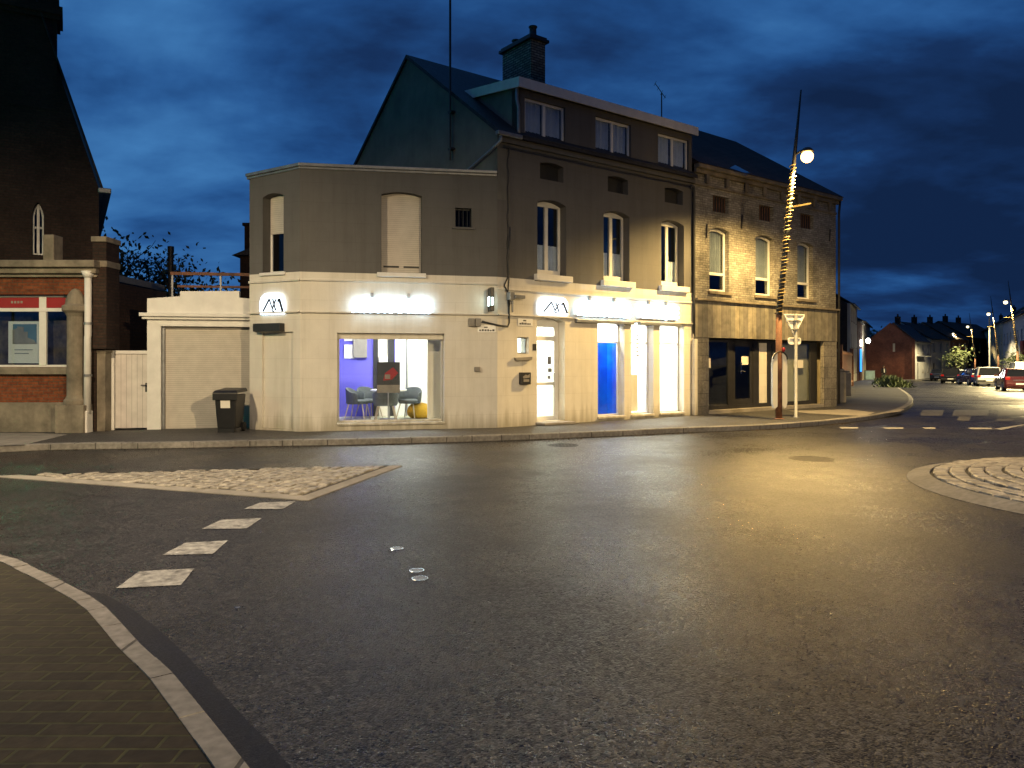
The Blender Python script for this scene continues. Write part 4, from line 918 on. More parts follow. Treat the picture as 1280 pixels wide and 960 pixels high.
# inside of the empty shop
MB().box(.2, -3.0, .1, DE.len-.2, -3.05, BZ, DE).box(.2, -.3, .15, .25, -3.0, BZ, DE).box(du(968), -.6, .2, du(968)+.05, -3, st_, DE).build('interior_wall', mat('bare_plaster', (.20, .17, .12), .9, .2), nb)
MB().box(du(968)+.06, -.40, .2, DE.len-.3, -.44, st_+.1, DE).build('interior_wall', mat('pale_plaster', (.60, .52, .36), .9, .1), nb)
MB().box(.2, -.3, .1, DE.len-.2, -3.0, .2, DE).build('interior_floor', M['pave'], nb)
MB().box(.2, -.31, BZ-.2, DE.len-.2, -3.0, BZ-.15, DE).box(.2, -1.3, BZ, DE.len-.2, -1.34, EV, DE).build('interior_wall', M['inside'], nb)
# hipped roof
Q = DE.P; re = DE.uz(920, 177, -4.0); print('ridge end', re); ru, rz = re[0], re[1]
rf = MB(); ez = EV+.22
rl = Q(-.02, .22, ez); rr_ = Q(DE.len+.15, .22, ez); bl = Q(-.02, -8.2, ez); br_ = Q(DE.len+.15, -8.2, ez); k0 = Q(-.02, -4, rz+.1); k1 = Q(ru, -4, rz)
rf.add([rl, rr_, k1, k0, bl, br_], [(0, 1, 2, 3), (5, 4, 3, 2), (1, 5, 2), (0, 3, 4), (0, 4, 5, 1)]); rfo = rf.build('roof', M['tile'], nb)
MB().box(DE.len-.3, -8.1, .1, DE.len, -.3, EV, DE).box(.02, -8.1, .1, DE.len-.3, -7.8, EV, DE).build('side_wall', M['palebrick'], nb)
sl = (rz-ez)/4.22
def rp(px, py, lift=.03):                     # a point on the front slope, from its pixel
    lo, hi = -4.2, .3
    for _ in range(40):
        m_ = (lo+hi)/2; u, z = DE.uz(px, py, m_)
        if z > ez+(.22-m_)*sl: lo, hi = lo, m_
        else: lo, hi = m_, hi
    return Q(u, m_, ez+(.22-m_)*sl+lift)
sk = [rp(912, 211), rp(919, 207.5), rp(937, 217), rp(930, 219.5)]
n_ = (sk[1]-sk[0]).cross(sk[3]-sk[0]).normalized()
MB().add(sk+[q-Vector((0, 0, .08)) for q in sk], [(0, 1, 2, 3), (4, 7, 6, 5), (0, 4, 5, 1), (1, 5, 6, 2), (2, 6, 7, 3), (3, 7, 4, 0)]).build('roof_light', M['glass'], rfo)
MB().tube([Q(DE.len+.1, .1, EV+.1), Q(DE.len+.06, .08, EV-.3), Q(DE.len+.06, .08, .2)], .04, 8).build('drainpipe', M['dark'], nb, smooth=True)
# ------------------------------------------------------------------ left: gabled brick house with a shop bay
HF = Frame((-20, 16.4), (-8.9, 16.4)); HF.n = Vector((0, -1))
def hu(px, w=0): return HF.uz(px, 400, w)[0]
def hz(py, w=0): return HF.uz(60, py, w)[1]
hb = thing('gabled_house', 'tall dark gabled brick house with a red-bannered shop bay', 'building', (-11, 16.4, 0))
# shop bay, single storey
xe = hu(107); xw0, xw1 = hu(-75), hu(86)
wt, wbm = hz(368), hz(459)
wall(hb, HF, [(2.0, .75), (xe, .75), (xe, 3.45), (2.0, 3.45)], [arch(xw0, wbm, xw1, wt)], 'redbrick', 'bay_wall')
MB().box(2.0, .06, .1, xe+.05, -.3, .748, HF).build('stone_base', M['stone'], hb, bevel=.015)
MB().box(2.0, .10, hz(347), hu(124), -.1, hz(343), HF).box(2.0, .2, hz(343)+.002, hu(125.5), -.3, hz(336), HF).box(2.0, .3, hz(336)+.002, hu(127), -.3, hz(327), HF).build('cornice', M['stone'], hb, bevel=.02)
w = window(hb, HF, xw0, wbm, xw1, wt, 0, .14, .05, (), (), 'white', 'glass', name='shop_window')
for px in (-25, 48.5): MB().box(hu(px-4.5), -.128, wbm+.04, hu(px+4.5), -.19, wt-.04, HF).build('mullion', M['white'], w, bevel=.006)
MB().box(xw0+.05, -.12, hz(389), xw1-.05, -.185, hz(384.5), HF).build('transom', M['white'], w, bevel=.006)
MB().box(xw0+.06, -.152, hz(384), xw1-.06, -.16, hz(369), HF).build('red_banner', M['red'], w)
mb = MB()
for k in range(4): mb.box(hu(8+k*4), -.149, hz(378.5), hu(10.6+k*4), -.1515, hz(375.5), HF)
mb.build('banner_lettering', M['slab'], w)
MB().box(xw0-.1, -.13, hz(468), xw1+.1, .10, wbm-.003, HF).build('sill', M['stone'], w, bevel=.015)
MB().box(xw0, -.55, .7, xw1, -.6, 3.4, HF).box(xw0, -.31, .72, xw1, -.55, .76, HF).build('interior_wall', mat('brown_backdrop', (.10, .075, .045), .9, .5, 4), hb)
pz0, pz1 = hz(454), hz(401)
po = thing('window_poster', 'white framed poster of a pale house in the shop bay window', 'poster', HF.P(hu(22), -.3, pz0))
MB().box(hu(2), -.22, pz0, hu(42), -.24, pz1, HF).build('poster_sheet', M['paper'], po)
MB().box(hu(8), -.212, pz0+.42, hu(38), -.219, pz1-.06, HF).build('printed_sky', mat('printed_blue', (.10, .19, .26), .7, .1), po)
MB().prism([(hu(8), pz0+.42), (hu(38), pz0+.42), (hu(35), pz0+.5), (hu(27), pz0+.55), (hu(27), pz0+.68), (hu(22), pz0+.68), (hu(22), pz0+.78), (hu(14), pz0+.80), (hu(14), pz0+.76), (hu(8), pz0+.72)], -.202, -.211, HF).build('printed_house', M['slab'], po)
MB().box(hu(10), -.212, pz0+.28, hu(33), -.2195, pz0+.30, HF).box(hu(10), -.212, pz0+.2, hu(28), -.2195, pz0+.22, HF).build('printed_caption', M['galv'], po)
MB().ball(HF.P(hu(66), -1.0, hz(440)), .3, .2, .45).build('hedge', M['leaf'])if False else None
# engaged column at the corner of the bay
cxp, czb = hu(96.5), .1
cprof = [(.23, .7), (.23, .80), (.19, .84), (.17, .9), (.165, hz(395)-.02), (.20, hz(392)), (.26, hz(389)), (.26, hz(383)), (.2, hz(381)), (.19, hz(376)), (.15, hz(369)), (.08, hz(363)), (.02, hz(361))]
MB().lathe(cprof, HF.P(cxp, .06, 0), 20).box(cxp-.3, .3, .1, cxp+.3, -.15, .7, HF).build('column', M['stone'], hb, bevel=.01)
MB().box(hu(86)+.03, .02, hz(380), hu(107), -.1, .76, HF).build('corner_pier', M['redbrick'], hb)
MB().tube([HF.P(hu(114), .12, hz(344)), HF.P(hu(114), .12, hz(420)), HF.P(hu(113.5), .12, hz(421)), HF.P(hu(113), .12, .5)], .07, 12).tube([HF.P(hu(114), .12, hz(348)), HF.P(hu(114), .12, hz(340))], [.08, .14], 12).build('drainpipe', M['white'], hb, smooth=True)
for z in (2.4, 1.3): MB().lathe([(.085, z), (.085, z+.05)], HF.P(hu(113.7), .12, 0), 12).build('pipe_clip', M['zinc'], hb)
MB().box(hu(107.7), .24, .1, hu(116.5), .0, hz(513), HF).build('pipe_shoe', M['white'], hb, bevel=.02)
MB().box(hu(117), .05, hz(436), hu(134.5), -.5, hz(303), HF).build('brick_pier', M['darkbrick'], hb, bevel=.01)
MB().box(hu(116), .09, hz(303)+.002, hu(135.5), -.54, hz(296), HF).build('pier_cap', M['stone'], hb, bevel=.015)
MB().box(hu(120), .06, hz(334), hu(135.2), -.52, hz(326), HF).build('pier_band', M['stone'], hb, bevel=.015)
MB().box(hu(57), .1, hz(327)+.002, hu(70.5), -.25, hz(294), HF).build('pedestal', M['stone'], hb, bevel=.02)
MB().sheet([(-18, 16.5, 3.6), (-9.0, 16.5, 3.6), (-9.0, 19.9, 3.6), (-18, 19.9, 3.6)], .15).build('bay_roof', M['zinc'], hb)
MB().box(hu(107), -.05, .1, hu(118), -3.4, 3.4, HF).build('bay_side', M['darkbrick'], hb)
# gable behind
GH = Frame((-10.8-.87*9, 20.0-.5*9), (-10.8, 20.0))
def gu(px): return GH.uz(px, 300)[0]
def g2(px, py): return GH.uz(px, py)
ev = g2(123.5, 235); ap = g2(72, 86); 
slope = (ap[1]-ev[1])/(ev[0]-ap[0])
apx = ev[0]-4.6; apz = ev[1]+slope*4.6
wn = (gu(40), GH.uz(40, 318)[1], gu(55), GH.uz(40, 253)[1])
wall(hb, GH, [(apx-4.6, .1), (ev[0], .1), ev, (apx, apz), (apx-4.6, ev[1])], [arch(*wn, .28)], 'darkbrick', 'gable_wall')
window(hb, GH, *wn, .28, .14, .05, (.5,), (wn[1]+.7,), 'zinc', 'dglass', name='window')
MB().box(wn[0]-.3, -1.0, wn[1]-.3, wn[2]+.3, -1.05, wn[3]+.3, GH).build('interior_wall', M['inside'], hb)
r_ = MB(); 
roofslab(r_, GH.P(ev[0]+.12, .1, ev[1]-.06), GH.P(ev[0]+.12, -9, ev[1]-.06), GH.P(apx, -9, apz+.07), GH.P(apx, .1, apz+.07), .12)
roofslab(r_, GH.P(apx-4.72, .1, ev[1]-.06), GH.P(apx-4.72, -9, ev[1]-.06), GH.P(apx-.005, -9, apz+.07), GH.P(apx-.005, .1, apz+.07), .12)
r_.build('roof', M['slate'], hb)
MB().box(ev[0]-.02, .25, ev[1]-.16, ev[0]+.28, -9, ev[1]-.03, GH).build('gutter', M['zinc'], hb, bevel=.02)
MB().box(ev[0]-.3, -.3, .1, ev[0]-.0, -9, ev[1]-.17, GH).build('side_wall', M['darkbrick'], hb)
c0, c1 = g2(8, 90)[0], g2(71, 90)[0]
ch = MB().box(c0, .02, 8.0, c1, -.85, g2(70, 26)[1], GH).build('chimney', M['darkbrick'], hb)
MB().box(c0-.07, .09, g2(70, 26)[1]+.002, c1+.07, -.92, g2(70, 20)[1], GH).box(c0-.13, .15, g2(70, 20)[1]+.002, c1+.13, -.98, g2(70, 10)[1], GH).box(c0-.05, .07, g2(70, 10)[1]+.002, c1+.05, -.9, g2(70, -8)[1], GH).build('chimney_cap', M['darkbrick'], ch)

# gate post, gate, garage
p0, p1 = (-9.35, 16.6), (-8.10, 16.9)
gpst = ground(124, 539.0, .12)
t = MB().box(gpst.x-.13, gpst.y-.02, .1, gpst.x+.14, gpst.y+.28, 1.80, WORLD).box(gpst.x-.15, gpst.y-.04, 1.802, gpst.x+.16, gpst.y+.30, 1.87, WORLD).build('gate_post', M['stone'], base=(gpst.x, gpst.y, .1), bevel=.015)
tag(t, 'square concrete gate post beside the white gate', 'gate post')
GA = Frame((-8.78, 16.78), (-7.94, 16.95))
gt_ = thing('garden_gate', 'white boarded gate between concrete post and garage', 'gate', (-8.3, 16.9, .12))
gw = GA.len
MB().box(.10, 0, .16, gw-.02, -.05, 1.78, GA).build('boards', M['board'], gt_)
MB().box(0, .03, .12, .09, -.06, 1.86, GA).box(.092, .03, 1.785, gw, -.06, 1.86, GA).build('gate_frame', M['white'], gt_, bevel=.008)
MB().box(gw-.14, .0, .95, gw-.08, .015, 1.15, GA).tube([GA.P(gw-.11, .01, 1.1), GA.P(gw-.11, .05, 1.1), GA.P(gw-.22, .05, 1.1)], .011, 8).build('handle', M['dark'], gt_)
GR = Frame((-8.03, 16.9), (-5.70, 17.42))
gg = thing('garage', 'low white garage with a roller shutter and stepped parapet', 'garage', (-7, 17.2, .12))
def g_(px, py): return GR.uz(px, py)
so = (g_(201, 450)[0], .12, GR.len-.02, g_(250, 408)[1])
pt = g_(184, 373)[1]
ps_ = g_(225, 364)[1]; u_s = g_(225, 400)[0]; u_e = g_(299, 400)[0]
cz = g_(230, 394.5)[1]
wall(gg, GR, [(0, .1), (so[0], .1), (so[0], so[3]), (GR.len, so[3]), (GR.len, pt+.02), (u_e, pt+.05), (u_e, ps_+.03), (u_s, ps_), (u_s, pt+.06), (0, pt)], [], 'white', 'front_wall', .25)
MB().box(-.14, .14, cz-.03, GR.len-.12, -.02, cz+.05, GR).box(-.09, .08, cz-.09, GR.len-.12, -.02, cz-.032, GR).build('cornice', M['white'], gg, bevel=.01)
MB().box(so[0]-.06, .015, so[3], GR.len-.1, -.02, so[3]+.05, GR).build('lintel', M['white'], gg)
MB().box(so[0]+.01, -.14, .12, GR.len, -.18, so[3]-.003, GR).build('roller_shutter', M['shutter'], gg)
MB().box(so[0], -.08, .12, so[0]+.06, -.14, so[3]-.003, GR).build('shutter_rail', M['zinc'], gg)
MB().box(0.0, -.25, .1, .2, -6, 2.85, GR).box(.2, -.25, 2.6, GR.len, -6, 2.7, GR).build('garage_body', M['white'], gg)
rail = thing('roof_railing', 'thin rusty railing along the garage roof', 'railing', (-7, 18.2, 2.7))
GQ = Frame((-8.0, 18.0), (-4.9, 18.5))
za, zb2 = GQ.uz(188, 341)[1], GQ.uz(188, 357)[1]
MB().box(0, -.03, za-.04, GQ.len, .03, za+.03, GQ).box(.15, -.02, zb2-.03, GQ.len, .02, zb2+.02, GQ).build('rail', M['rust'], rail)
for u in (.02, 1.1, 2.2): MB().box(u, -.02, 2.68, u+.04, .02, za-.045, GQ).build('post', M['galv'], rail)
# dark things beyond
q = Frame((-20, 25), (0, 25)); q.n = Vector((0, -1)); a = q.uz(213.5, 308)
t = MB().lathe([(.085, 1.5), (.085, a[1]-.2), (.10, a[1]-.2), (.10, a[1])], q.P(a[0], 0, 0), 14).build('flue_pipe', M['dark'], base=q.P(a[0], 0, 0)); tag(t, 'dark flue pipe standing up behind the garage railing', 'flue')
ob = thing('outbuilding', 'dark low outbuilding behind the garage', 'outbuilding', (-9.5, 25.5, 0))
MB().box(-11.8, 25.3, 0, -7.6, 28, 2.4).build('wall', M['darkbrick'], ob)
MB().add([(-12, 25.1, 2.4), (-7.4, 25.1, 2.4), (-7.4, 28.2, 2.4), (-12, 28.2, 2.4), (-12, 26.6, 3.3), (-7.4, 26.6, 3.3)], [(0, 1, 5, 4), (2, 3, 4, 5), (0, 4, 3), (1, 2, 5), (0, 3, 2, 1)]).build('roof', M['slate'], ob)
rh = thing('rear_house', 'dark house with stepped chimney behind the angled corner', 'building', (-8, 26, 0))
RH = Frame((-20, 26), (0, 26)); RH.n = Vector((0, -1)); a0 = RH.uz(300, 320); a1 = RH.uz(292, 313)
MB().box(a0[0], 0, 0, a0[0]+4, -5, a0[1], RH).build('wall', M['darkbrick'], rh)
MB().add([RH.P(a1[0], .2, a0[1]), RH.P(a1[0]+5, .2, a0[1]), RH.P(a1[0]+5, -5.2, a0[1]), RH.P(a1[0], -5.2, a0[1]), RH.P(a1[0]+2.5, .2, a0[1]+1.0), RH.P(a1[0]+2.5, -5.2, a0[1]+1.0)], [(0, 1, 4), (1, 2, 5, 4), (2, 3, 5), (3, 0, 4, 5), (0, 3, 2, 1)]).build('roof', M['slate'], rh)
c_ = RH.uz(303, 281); d_ = RH.uz(309, 250)
mb = MB().box(c_[0], -.2, a0[1]-.2, c_[0]+1.2, -.9, c_[1], RH).box(c_[0]-.06, -.15, c_[1]+.002, c_[0]+1.26, -.95, c_[1]+.1, RH)
mb.build('chimney', M['darkbrick'], rh); MB().lathe([(.16, 0), (.13, .25), (.15, .3), (.12, .6), (.15, .65), (.10, .95)], RH.P(d_[0]+.15, -.5, c_[1]+.1), 12).build('chimney_pot', M['dark'], rh)

# ------------------------------------------------------------------ trees
def tree(base, h, cr, seed, label, leaves=700, leaf=.16, bare=False, group=None, cat='tree', name='tree', m='leaf', spread=.75):
    rnd = random.Random(seed); t = thing(name, label, cat, base, group); b = Vector(base)
    tips = []; tr = MB(); lm = MB()
    def limb(p, d, ln, r, k):
        pts = [p]; q = p
        for i in range(4):
            d = (d+Vector((rnd.uniform(-.22, .22), rnd.uniform(-.22, .22), rnd.uniform(-.05, .16)))).normalized(); q = q+d*ln/4; pts.append(q)
        (tr if k == 0 else lm).tube(pts, [r*(1-.16*i) for i in range(5)], 6 if k < 2 else 4)
        if k >= 3: tips.append(q); return
        for i in range(4 if k < 2 else 3):
            s = pts[rnd.randint(2, 4)]; a = rnd.uniform(0, 6.28)
            nd = (d*.7+Vector((math.cos(a), math.sin(a), rnd.uniform(.0, .5)))*spread).normalized()
            limb(s, nd, ln*rnd.uniform(.55, .8), r*.5, k+1)
        tips.append(q)
    limb(b, Vector((0, 0, 1)), h*.42, h*.022, 0)
    tr.build('trunk', M['bark'], t, smooth=True); lm.build('limb', M['bark'], t, smooth=True)
    cr_ = MB(); 
    for i in range(leaves):
        c = rnd.choice(tips)+Vector((rnd.gauss(0, 1), rnd.gauss(0, 1), rnd.gauss(0, .8)))*cr
        u = Vector((rnd.uniform(-1, 1), rnd.uniform(-1, 1), rnd.uniform(-1, 1))).normalized(); v = u.orthogonal().normalized(); s = leaf*rnd.uniform(.6, 1.3)
        cr_.add([c-u*s, c+v*s*.5, c+u*s, c-v*s*.5], [(0, 1, 2, 3)])
    if leaves: cr_.build('crown', M[m], t)
    return t
tree((-13.0, 27, 0), 7.6, .30, 3, 'bare twiggy tree between the gabled house and the garage', 260, .05)
tree((-14.3, 28, 0), 7.0, .6, 5, 'dense dark bush-like tree against the gabled house', 3800, .10)
tree((-10.6, 31, 0), 3.7, .6, 8, 'low dark tree behind the garage roof railing', 2600, .09)

# ------------------------------------------------------------------ wheeled bin
p = ground(288, 539.5, .12); bn = thing('wheeled_bin', 'black wheeled bin with a white label by the garage shutter', 'bin', p)
s = .27; mb = MB()
mb.add([p+Vector(v) for v in [(-.19, -.24, .08), (.19, -.24, .08), (.19, .2, .08), (-.19, .2, .08), (-.23, -.3, .80), (.23, -.3, .80), (.23, .3, .80), (-.23, .3, .80)]], [(0, 3, 2, 1), (4, 5, 6, 7), (0, 1, 5, 4), (1, 2, 6, 5), (2, 3, 7, 6), (3, 0, 4, 7)])
mb.build('body', M['black'], bn, bevel=.02)
MB().box(p.x-.26, p.y-.33, .925-.12+.0, p.x+.26, p.y-.28, .97-.02, WORLD).build('rim', M['black'], bn, bevel=.01)
MB().add([p+Vector(v) for v in [(-.27, -.34, .835), (.27, -.34, .835), (.27, .32, .85), (-.27, .32, .85), (-.23, -.28, .89), (.23, -.28, .89), (.24, .3, .93), (-.24, .3, .93)]], [(0, 3, 2, 1), (4, 5, 6, 7), (0, 1, 5, 4), (1, 2, 6, 5), (2, 3, 7, 6), (3, 0, 4, 7)]).box(p.x-.24, p.y+.3, .98, p.x+.24, p.y+.36, 1.03).build('lid', M['black'], bn, bevel=.015)
MB().add([p+Vector(v) for v in [(-.10, -.283, .52), (.10, -.283, .52), (.10, -.297, .68), (-.10, -.297, .68), (-.10, -.29, .52), (.10, -.29, .52), (.10, -.304, .68), (-.10, -.304, .68)]], [(0, 1, 2, 3), (4, 5, 6, 7), (0, 1, 5, 4), (3, 2, 6, 7)]).build('label_sticker', M['paper'], bn)
for sx_ in (-.21, .21): MB().tube([(p.x+sx_-.03, p.y+.2, p.z+.1), (p.x+sx_+.03, p.y+.2, p.z+.1)], .1, 16).build('wheel', M['tyre'], bn)
MB().box(p.x-.17, p.y-.27, p.z+.0, p.x+.17, p.y-.2, p.z+.09).build('foot', M['black'], bn)

# ------------------------------------------------------------------ street lamps: leaning tapered mast on a rusty post
def lamp(label, group, bowl, rope=True, near=False):
    t = thing('street_lamp', label, 'street lamp', (0, 0, 0), group)
    MB().tube([(0, 0, -.05), (0, 0, 2.75)], [.085, .075], 14).lathe([(.14, 0), (.14, .02), (.09, .03)], (0, 0, 0), 16).build('post', M['rust'], t, smooth=True)
    mx = lambda z: .64*(z-2.7)/5.7
    MB().tube([(mx(z), 0, z) for z in (2.7, 4, 5.5, 7, 8.4)], [.075, .068, .058, .045, .018], 12).build('mast', M['dark'], t, smooth=True)
    hx = mx(6.7)+.36
    MB().tube([(mx(6.7), 0, 6.78), (mx(6.7)+.18, 0, 6.85), (hx, 0, 6.85)], .03, 8).build('arm', M['dark'], t, smooth=True)
    hd = MB().lathe([(.03, 6.90), (.08, 6.89), (.13, 6.85), (.165, 6.79), (.15, 6.79)], (hx, 0, 0), 20).build('lamp_head', M['dark'], t, smooth=True)
    MB().ball((hx, 0, 6.67), .155, .155, .15).build('lamp_bowl', M[bowl], hd, smooth=True)
    MB().box(mx(5.47)-.12, -.015, 5.45, mx(5.47)+.62, .015, 5.49).build('cross_bar', M['rope'], t)
    if rope:
        n_ = 60*12; pts = []
        for i in range(n_ if near else n_//3):
            f_ = i/(n_ if near else n_//3); z = 2.72+3.82*f_; a = f_*2*math.pi*(40 if near else 20)+.9*math.sin(f_*37)+.6*math.sin(f_*83+1)
            r_ = .088-.012*f_+.016*math.sin(f_*90)+.010*math.sin(f_*217); pts.append((mx(z)+r_*math.cos(a), r_*math.sin(a), z))
        MB().tube(pts, .012, 5).build('rope_light', M['rope'], t, smooth=True)
    return t, hx
lp = ground(973.5, 524, .12)
ln_, hx = lamp('tall leaning street lamp wound with rope lights, beside the give-way sign', 'leaning street lamps', 'sodium', True, True)
rd = Vector((.606, -.795)); ln_.location = lp; ln_.rotation_euler = (0, 0, math.atan2(rd.y, rd.x))
def spot(parent, loc, energy, col, size, blend, tilt=(0, 0, 0), rad=.14):
    l = light('lamp_beam', 'SPOT', (0, 0, 0), energy, col, None, spot_size=R(size), spot_blend=blend, shadow_soft_size=rad)
    l.parent = parent; l.location = loc; l.rotation_euler = tilt; return l
SOD = (1.0, .65, .22)
spot(ln_, (hx, 0, 6.42), 4500, SOD, 156, .45, (R(4), R(0), 0))
light('lamp_glow', 'POINT', (0, 0, 0), 60, SOD, None, shadow_soft_size=.17)
bpy.data.objects['lamp_glow'].parent = ln_; bpy.data.objects['lamp_glow'].location = (hx, 0, 6.40)
# board hung round the post
sb = thing('post_board', 'pale round-cornered board fixed round the leaning lamp post', 'board', lp)
LF = Frame((lp.x, lp.y), (lp.x+.94, lp.y+.34)); 
for s_ in (-1, 1):
    o_ = .10; pr = [(s_*.07, .45), (s_*.14, .40), (s_*.20, .42), (s_*.235, .55), (s_*.235, 1.55), (s_*.21, 1.72), (s_*.14, 1.84), (s_*.07, 1.86)]
    MB().prism(pr, .05, -.02, LF).build('panel', M['paper'], sb, bevel=.012)
MB().tube([LF.P(.22*math.cos(R(a)), 0.06, 1.68+.2*math.sin(R(a))) for a in range(0, 181, 12)], .02, 8).build('hoop', M['dark'], sb, smooth=True)
MB().ball(LF.P(.07, .10, 1.93), .045, .03, .06).build('red_reflector', M['red'], sb, smooth=True)
# give-way sign seen from behind
sp = ground(995, 522, .12); sg = thing('give_way_sign', 'back of a triangular give-way sign on a galvanised pole', 'road sign', sp)
SFm = Frame((sp.x, sp.y), (sp.x+.95, sp.y+.3))
MB().lathe([(.075, -.0), (.075, .015), (.042, .03), (.042, 2.76), (.035, 2.78)], sp, 16).build('pole', M['galv'], sg, smooth=True)
def rt(pts, r=.05, n=5):
    out = []
    for i, p in enumerate(pts):
        p = Vector(p); a = (Vector(pts[i-1])-p).normalized(); b = (Vector(pts[(i+1) % len(pts)])-p).normalized(); s, e = p+a*r, p+b*r
        for k in range(n+1): f = k/n; out.append(tuple((s*(1-f)+p*f)*(1-f)+(p*(1-f)+e*f)*f))
    return out
zs = 2.30
tri_ = rt([(0, zs-.01), (.345, zs+.60), (-.345, zs+.60)], .06)
tri2 = rt([(0, zs+.055), (.30, zs+.57), (-.30, zs+.57)], .05)
pl_ = MB().prism(tri2, -.075, -.082, SFm).build('sign_plate', M['signback'], sg)
MB().prism(tri_, -.05, -.085, SFm, [tri2]).build('rim', M['white'], pl_)
MB().box(-.22, -.05, zs+.40, .2, -.074, zs+.43, SFm).box(-.1, -.05, zs+.16, .1, -.074, zs+.2, SFm).box(-.055, .05, zs+.405, .055, -.05, zs+.435, SFm).box(-.055, .05, zs+.165, .055, -.05, zs+.195, SFm).build('clamp', M['zinc'], sg)
p2_ = rt([(-.20, zs-.22), (.20, zs-.22), (.20, zs-.03), (-.20, zs-.03)], .07)
p3_ = rt([(-.17, zs-.19), (.17, zs-.19), (.17, zs-.06), (-.17, zs-.06)], .05)
p_ = MB().prism(p3_, -.075, -.082, SFm).build('sub_plate', M['signback'], sg); MB().prism(p2_, -.05, -.085, SFm, [p3_]).build('rim', M['white'], p_)
# lamp of the left street, just out of frame
l2, _ = lamp('leaning street lamp at the left street corner beyond the view', 'leaning street lamps', 'sodium', False)
l2.location = (-7.7, 6.3, .12); l2.rotation_euler = (0, 0, R(88))
spot(l2, (hx, 0, 6.42), 3400, (1.0, .75, .43), 150, .6, (0, R(-25), 0), .3)
# lamp of the near side of the junction, behind the viewer
l4, _ = lamp('leaning street lamp on the near side of the junction behind the viewer', 'leaning street lamps', 'sodium', False)
l4.location = (9.5, -4.0, .0); l4.rotation_euler = (0, 0, R(95))
spot(l4, (hx, 0, 6.42), 10500, (1.0, .74, .40), 170, .3, (0, R(-10), 0), .2)
# pharmacy cross on its post across the left street, beyond the view
gc = thing('pharmacy_cross', 'green lit cross on a post across the left street', 'sign', (-17.5, 6.2, .1))
MB().tube([(-17.5, 6.2, .1), (-17.5, 6.2, 4.6)], .05, 10).build('post', M['dark'], gc)
GX = Frame((-17.9, 6.6), (-17.1, 5.8)); um_ = GX.len/2
MB().prism([(um_+x*.2, 5.2+y*.2) for x, y in ((-1, -3), (1, -3), (1, -1), (3, -1), (3, 1), (1, 1), (1, 3), (-1, 3), (-1, 1), (-3, 1), (-3, -1), (-1, -1))], -.08, .08, GX).build('lit_cross', emis('green_cross', (.05, 1, .35), 14), gc)
light('cross_glow', 'POINT', (-17.0, 6.9, 5.2), 190, (.10, 1.0, .45), gc, shadow_soft_size=.5)
# far lamps
l3, _ = lamp('leaning street lamp over the red hatchback, first along the far street', 'leaning street lamps', 'led', True)
far_lab = [None, 'leaning street lamp behind the silver car, second along the far street', 'leaning street lamp by the grey house fronts, third along the far street', 'leaning street lamp by the green tree, fourth along the far street', 'farthest leaning street lamp at the end of the far street']
ld3 = light('lamp_beam', 'SPOT', (0, 0, 0), 8000, (1.0, .78, .36), None, spot_size=R(150), spot_blend=.3, shadow_soft_size=.15)
ld3.parent = l3; ld3.location = (hx, 0, 6.42)
for i, (hxp, hyp, bxp) in enumerate(((1250.7, 377.5, 1272), (1227, 392.4, 1248), (1202.5, 408.4, 1219), (1187.6, 417.2, 1199), (1185.7, 424.2, 1195))):
    y = 60.
    for _ in range(30): y = (gz(y)+.12+6.67-EYE)*FPX/(HOR-hyp)
    o = l3 if i == 0 else copy_tree(l3)
    x = (bxp-640)/FPX*y; o.location = (x, y, gz(y)+.12); o.rotation_euler = (0, 0, R(152))
    if far_lab[i]: o['label'] = far_lab[i]
    print('lamp', i, x, y)

ldn = ld3.data.copy(); ldn.energy = 19000
for k, lab in ((1, 'leaning street lamp just past the right edge of the view'), (2, 'leaning street lamp nearest on the right of the far street, past the view')):
    o = copy_tree(l3); y = 64.7-13.4*k; o.location = (42.6-6.95*k, y, gz(y)+.12); o['label'] = lab
    for c in o.children:
        if c.type == 'LIGHT': c.data = ldn
